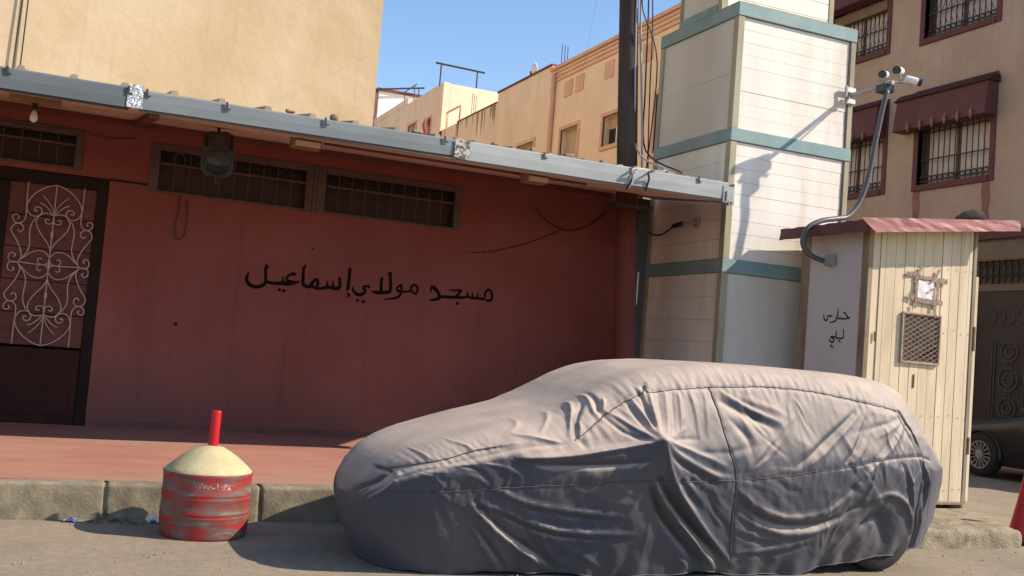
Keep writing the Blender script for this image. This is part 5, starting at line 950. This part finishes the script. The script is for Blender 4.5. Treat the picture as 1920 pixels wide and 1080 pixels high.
# thin tension creases fanning out from where the cloth is caught
rc = np.random.default_rng(77)
def fan(cx_, cz_, a0, a1, n_, l0, l1, w0, w1, am0, am1, r0=.03):
    for k in range(n_):
        a_ = a0+(a1-a0)*(k+rc.uniform(.1,.9))/n_; L_ = rc.uniform(l0,l1); bend = rc.uniform(-.25,.25); s0 = rc.uniform(r0, r0+.12)
        pts = [(cx_+(s0+L_*t_)*math.cos(a_+bend*t_), cz_+(s0+L_*t_)*math.sin(a_+bend*t_)) for t_ in (0,.33,.66,1)]
        x0_, x1_ = min(p[0] for p in pts)-.08, max(p[0] for p in pts)+.08
        c0_, c1_ = np.searchsorted(x, x0_), np.searchsorted(x, x1_)
        if c1_-c0_ < 3: continue
        sl_ = np.s_[:, c0_:c1_]; xs_, zs_ = X2[sl_], Z2[sl_]
        best = np.full(xs_.shape, 1e9); sa_ = np.zeros(xs_.shape)
        for i in range(3):
            ax, az = pts[i]; ddx, ddz = pts[i+1][0]-ax, pts[i+1][1]-az; l2 = ddx*ddx+ddz*ddz+1e-9
            t_ = np.clip(((xs_-ax)*ddx+(zs_-az)*ddz)/l2, 0, 1); dd = np.hypot(xs_-ax-t_*ddx, zs_-az-t_*ddz); mk = dd < best
            best = np.where(mk, dd, best); sa_ = np.where(mk, (i+t_)/3, sa_)
        w_ = rc.uniform(w0,w1)*(.7+.7*sa_)
        D[sl_] += rc.choice([1,1,-1])*rc.uniform(am0,am1)*.72*np.sin(np.pi*np.clip(sa_*.9+.06,0,1))**.7*np.exp(-(best/w_)**1.6)
fan(3.36,.815, 3.3, 5.9, 15, .25, .75, .010, .018, .006, .013); fan(3.36,.815, .3, 2.4, 12, .15, .38, .008, .014, .004, .009)
fan(3.36,.815, -1.25, -.1, 9, .3, .8, .010, .018, .006, .013)
fan(1.90,.60, -1.2, .3, 9, .15, .5, .008, .014, .004, .009, .02)
fan(2.30,.56, -1.35, -.25, 12, .3, .9, .010, .018, .006, .012)
fan(4.00,.66, -1.3, .9, 16, .2, .7, .008, .015, .004, .009); fan(3.92,1.17, -1.1, -.1, 8, .2, .55, .008, .015, .005, .010)
fan(5.50,1.12, 3.3, 4.5, 12, .25, .8, .009, .016, .004, .009); fan(5.2,.50, 1.6, 4.4, 14, .15, .6, .009, .016, .005, .010)
fan(5.62,.80, 3.6, 5.2, 9, .15, .55, .008, .014, .005, .010); fan(4.8,.06, .5, 2.6, 12, .12, .45, .008, .014, .004, .008); fan(4.45,1.21, 4.0, 5.4, 10, .1, .4, .008, .014, .004, .008)
# fine gathers along the sewn seams
def seam_gather(pts, amp, freq, span, seed):
    dd, sa, sg = polydist(smooth_poly(pts,3)); rr = np.random.default_rng(seed); tot = sum(math.dist(pts[i],pts[i+1]) for i in range(len(pts)-1))
    s_ = sa*tot; wv = np.zeros(X2.shape)
    for k in range(7):
        f_ = freq*rr.uniform(.55,1.6); wv += rr.uniform(.4,1)*np.sin(6.283*f_*(s_+sg*dd*rr.uniform(-.7,.7))+rr.uniform(0,6.28))
    en = .5+.5*np.sin(s_*9+seed)*np.sin(s_*4.1+2*seed); return amp*wv/3*np.exp(-(dd/span))*(.35+.65*en)-.006*np.exp(-(dd/.010)**2)
D += seam_gather(SEAMS['rail'], .0075, 13, .085, 1)+seam_gather(SEAMS['belt'], .0050, 15, .06, 2)+seam_gather(SEAMS['door'], .0035, 10, .06, 3)+seam_gather(SEAMS['hood'], .004, 16, .05, 4)+seam_gather(SEAMS['rear'], .0035, 10, .05, 5)
# general slack of the fabric: broad pillows and stretched creases
def waves(n, f0, f1, ang0, ang1, seed, sharp=1.0):
    rr = np.random.default_rng(seed); o_ = np.zeros(X2.shape)
    Yr = P[...,1]
    for k in range(n):
        a_ = rr.uniform(ang0, ang1); f_ = rr.uniform(f0, f1); c_, s_ = math.cos(a_), math.sin(a_)
        c1 = X2*c_+(Z2-.35*Yr)*s_; c2 = -X2*s_+(Z2-.35*Yr)*c_
        ph = 6.283*(f_*c1+.35*np.sin(c2*2.1+rr.uniform(0,6))+.12*np.sin(c2*6+rr.uniform(0,6)))+rr.uniform(0,6.28)
        env = np.clip(np.sin(c2*rr.uniform(1.5,3.4)+c1*rr.uniform(-2,2)+rr.uniform(0,6.28)), 0, 1)
        o_ += env*(1-np.abs(np.sin(ph*.5))**sharp*2)
    return o_/n
lower = np.clip((.95-Z2)/.3, 0, 1)*np.clip((Z2-.0)/.1,0,1)
side = np.clip(-Nn[...,1]*1.3, 0, 1)
D += (.018*waves(10, 2.2, 5.0, .5, 1.2, 21, .7)+.010*waves(10, 5, 11, .3, 1.5, 22, .8))*side*np.clip((X2-1.9)/.4,0,1)
D += .0025*waves(9, 6, 14, -.6, .6, 23, .8)*side*np.clip((X2-3.9)/.5,0,1)*lower
def blur(A):
    for _ in range(1):
        A = np.pad(A, 1, mode='edge'); A = (A[1:-1,:-2]+2*A[1:-1,1:-1]+A[1:-1,2:])/4; A = np.pad(A, ((1,1),(0,0)), mode='edge'); A = (A[:-2]+2*A[1:-1]+A[2:])/4
    return A
D = blur(D)
ends = np.clip((x-XN)/.12,0,1)*np.clip((XT-x)/.10,0,1)
D *= ends[None,:]
farside = (P[...,1] > YC)*.25*np.clip(((P[...,1]-YC)/(w[None,:]+1e-6)-.5)/.3, 0, 1)
DT = (.005*waves(8, 1.2, 3, -1.2, 1.2, 24)+.0022*waves(10, 5, 10, -1.5, 1.5, 25, .8))*np.clip(Nn[...,2],0,1)
Dn = D*np.maximum(near, farside)+DT*ends[None,:]
P2 = P+Nn*Dn[...,None]
# hem flutter
hw = np.clip(1-np.arange(P.shape[0])/30., 0, 1)[:,None]
P2[...,1] -= hw*(.007*np.sin(x*21+1.5*np.sin(x*5))+.006*np.sin(x*37+2))[None,:]*ends[None,:]
cb = MB(); nr, nc = P2.shape[:2]
me = bpy.data.meshes.new('cover'); V = (P2.reshape(-1,3)-np.array([3.95,6.25,0]))
ii, jj = np.meshgrid(np.arange(nr-1), np.arange(nc-1), indexing='ij'); a_ = (ii*nc+jj).ravel(); F = np.stack([a_, a_+1, a_+nc+1, a_+nc], 1)
me.vertices.add(len(V)); me.vertices.foreach_set('co', V.ravel().astype(np.float32)); me.loops.add(F.size); me.loops.foreach_set('vertex_index', F.ravel().astype(np.int32))
me.polygons.add(len(F)); me.polygons.foreach_set('loop_start', (np.arange(len(F))*4).astype(np.int32)); me.polygons.foreach_set('use_smooth', np.ones(len(F), bool)); me.update(calc_edges=True); me.validate()
me.materials.append(MT['cover'])
cover = bpy.data.objects.new('cover', me); COL.objects.link(cover); cover.parent = cv
def on_cover(xx, zz):
    half = nr//2
    d2 = (P2[:half+20,:,0]-xx)**2+(P2[:half+20,:,2]-zz)**2+np.where(P2[:half+20,:,1] > YC-.05, 9, 0); i = np.unravel_index(np.argmin(d2), d2.shape)
    return P2[i]+Nn[i]*.0022
for nm, pts in SEAMS.items():
    sp_ = smooth_poly(pts, 14); q_ = [tuple(on_cover(p[0], p[1])) for p in sp_]
    q2 = [q_[0]]
    for p in q_[1:]:
        if math.dist(p, q2[-1]) > .012: q2.append(p)
    MB().tube(q2, .0050 if nm == 'door' else .0030, 5).build('seam', MT['seam'], cover, smooth=True)
# rolled hem along the near side
hp = [tuple(P2[0,i]+np.array([0,-.003,.0])) for i in range(12, nc-12, 5)]
MB().tube(hp, .0045, 6).build('hem', MT['seam'], cover, smooth=True)
# the dark underside of the car and its wheels
MB().box(2.5,5.6,5.9,6.66,.17,.40).build('underbody', MT['plastdark'], cv, bevel=.05)
for xx in (2.75, 5.36):
    for yy_, sd_ in ((5.86 if xx < 3 else 5.72,-1),(6.74,1)): wheel(cv, xx, yy_, .30, .30, .19, 'y', sd_, 9)

# ---- the black car in the shade ----
bc = thing('black_car', 'dusty black hatchback parked in the shade by the dark gate', 'car', (13.9, 10.6, 0))
ny, ns = 60, 28; bY0, bY1 = 8.55, 12.65; BXc, BW = 13.86, .86
ty_ = [8.55,8.62,8.8,9.3,9.9,10.5,10.75,11.2,11.6,12.1,12.4,12.58,12.65]; tz_ = [.5,.85,1.2,1.42,1.46,1.40,1.30,1.0,.93,.86,.77,.62,.42]
yq = np.linspace(0,1,ny); yq = bY0+(bY1-bY0)*(.6*yq+.4*(.5-.5*np.cos(np.pi*yq))); tt = pchip(yq, ty_, tz_)
wq = BW*ellf((yq-bY0)/.6,3)*ellf((bY1-yq)/.7,2.6); gq = np.clip((tt-.98)/.3,0,1); hq = np.where((np.abs(yq-11.69) < .36)|(np.abs(yq-9.25) < .36), .20, .20)
zbq = np.minimum(.88, .2+.8*(tt-.2))
cc_ = np.array([.93+0*yq, 1+0*yq, 1+0*yq, .97-.04*gq, .86-.14*gq, .5-.0*gq, 0*yq]); zc_ = np.array([hq, hq+.3*(zbq-hq), hq+.75*(zbq-hq), zbq, tt-.06, tt-.01, tt])
qq = np.linspace(0,1,ns); HF2 = cr_spline(cc_, qq); HZ2 = cr_spline(zc_, qq)
bb = MB(); bb.grid([[ (BXc-wq[i]*HF2[k,i], yq[i], HZ2[k,i]) for i in range(ny)] for k in range(ns)]+[[(BXc+wq[i]*HF2[k,i], yq[i], HZ2[k,i]) for i in range(ny)] for k in range(ns-2,-1,-1)])
bb.build('body', MT['carblack'], bc, smooth=True)
def patch(y0, y1, k0, k1, name, m_, off=.006):
    I = [i for i in range(ny) if y0 <= yq[i] <= y1]; K = [k for k in range(ns) if k0 <= qq[k] <= k1]
    b_ = MB(); b_.grid([[(BXc-(wq[i]*HF2[k,i]+off), yq[i], HZ2[k,i]+off*.4) for i in I] for k in K]); return b_.build(name, m_, bc, smooth=True)
patch(9.2, 10.75, .52, .66, 'side_window', MT['glass']); patch(10.78, 11.22, .62, 1.0, 'windscreen', MT['glass']); patch(12.28, 12.5, .42, .58, 'headlight', MT['alloy'])
for yy_ in (11.69, 9.25):
    for xx, sd_ in ((BXc-.80,-1),(BXc+.80,1)): wheel(bc, xx, yy_, .33, .325, .2, 'x', sd_, 15)
    MB().tube([(BXc-.872, yy_+.37*math.cos(t), .33+.37*math.sin(t)) for t in np.linspace(-.25,3.39,20)], .022, 6).build('arch_lip', MT['plastdark'], bc, smooth=True)
MB().box(BXc-.90,BXc-.87,10.15,10.35,.86,.885).build('door_handle', MT['plastdark'], bc, bevel=.006)
rough_box(BXc-1.02,BXc-.82,10.72,10.86,1.0,1.12,.03,.002,.04).build('mirror', MT['carblack'], bc, smooth=True)

# ================================================================== DRUM BOLLARD
DX, DY = .957, 6.94
db = thing('drum_bollard', 'worn red oil drum bollard topped with a yellow cement cone and red pipe', 'bollard', (DX, DY, 0))
R = .277; pr_ = [(R*.955,0),(R*.968,.012),(R*.98,.06)]
zt_ = .405
for zc in (.135,.160,.250,.277): pr_ += [(R*.999,zc-.013),(R*1.010,zc-.003),(R*1.010,zc+.002),(R*.997,zc+.010)]
pr_ = sorted(pr_, key=lambda p: p[1])+[(R,.36),(R*1.004,.385),(R*1.012,.395),(R*1.008,zt_),(R*.985,zt_+.002)]
b = MB().lathe(pr_, (DX,DY,0), 64)
b.v = [(x+(.004*mnoise.noise(Vector((x*6,y*6,z*9)))-.010*max(0,mnoise.noise(Vector((x*4+3,y*4,z*7)))-.25)), y+.004*mnoise.noise(Vector((x*6+9,y*6,z*9))), z) for x, y, z in b.v]
b.build('drum', MT['drumred'], db, smooth=True)
b = MB().lathe([(R*.99,zt_-.004),(R*.985,zt_+.004),(R*.93,zt_+.022),(R*.80,zt_+.055),(R*.60,zt_+.098),(R*.42,zt_+.130),(R*.30,zt_+.147),(R*.2,zt_+.155),(.02,zt_+.160)], (DX,DY,0), 56)
b.v = [(x+.004*mnoise.noise(Vector((x*14,y*14,z*14))), y, z+.005*mnoise.noise(Vector((x*11+5,y*11,z*11)))) for x,y,z in b.v]
b.build('cement_cone', MT['cement'], db, smooth=True)
pp = MB().lathe([(.032,-.02),(.032,.235),(.029,.240),(.025,.240),(.025,.20)], (DX+.012,DY,zt_+.145), 20); 
pp.v = [(x+.012*(z-zt_-.15), y, z) for x,y,z in pp.v]
pp.build('pipe', MT['redpaint'], db, smooth=False)
bpy.data.objects[-1] if False else None

# traffic cone at the frame edge
tc_ = thing('traffic_cone', 'red traffic cone on a dark square base at the right edge', 'traffic cone', (8.01, 6.66, 0))
MB().box(7.79,8.23,6.46,6.88,.0,.045).build('base', MT['plastdark'], tc_, bevel=.02)
MB().lathe([(.155,.045),(.15,.07),(.09,.34),(.04,.60),(.03,.63)], (8.01,6.66,0), 28).build('cone', MT['cone'], tc_, smooth=True)

# ================================================================== LITTER
def crumple(name, x_, y_, z_, sx_, sy_, h, m_, label, cat, seed):
    b_ = MB(); n = 7
    b_.grid([[(x_+sx_*(i/(n-1)-.5), y_+sy_*(j/(n-1)-.5), z_+h*abs(mnoise.noise(Vector((i*.8+seed,j*.8,seed))))+.002*(i%2)) for j in range(n)] for i in range(n)])
    o = b_.build(name, MT[m_]); tag(o, label, cat); return o
crumple('candy_wrapper', .17, 7.33, .0, .085, .07, .05, 'bluewrap', 'blue and white wrapper in the gutter left of the drum', 'wrapper', 3)
crumple('paper_scrap', .69, 7.31, .002, .09, .10, .13, 'paper', 'crumpled white paper lying against the back of the drum', 'paper', 8)
lv = random.Random(9)
for k in range(16):
    x_ = lv.uniform(.25,.62); y_ = 7.28+lv.uniform(-.05,.08); a = lv.uniform(0,3.1); l = lv.uniform(.018,.045); b_ = MB()
    c_, s_ = math.cos(a), math.sin(a)
    b_.v = [(x_+l*p*c_-q_*l*.3*s_, y_+l*p*s_+q_*l*.3*c_, .006+.012*abs(q_)+.004*lv.random()) for p, q_ in ((-1,0),(-.2,-1),(1,0),(-.2,1),(0,0))]; b_.f = [(0,1,4),(1,2,4),(2,3,4),(3,0,4)]
    tag(b_.build('dry_leaf', MT['leaf']), 'dry brown leaf scrap in the gutter behind the drum', 'leaf', 'dry leaves in the gutter')
wd = MB(); 
for k in range(14):
    a = lv.uniform(-1,1); wd.tube([(.385+.010*a,7.392,.02+.003*k),(.385+.018*a,7.380,.035+.004*k),(.385+.032*a,7.37,.03+.005*k)], [.003,.002,.001], 4)
tag(wd.build('weed', mat('small weed', (.05,.07,.02), (.08,.10,.03), None, 9)), 'tiny green weed growing in the open kerb joint', 'weed')

S.render.engine = 'CYCLES'
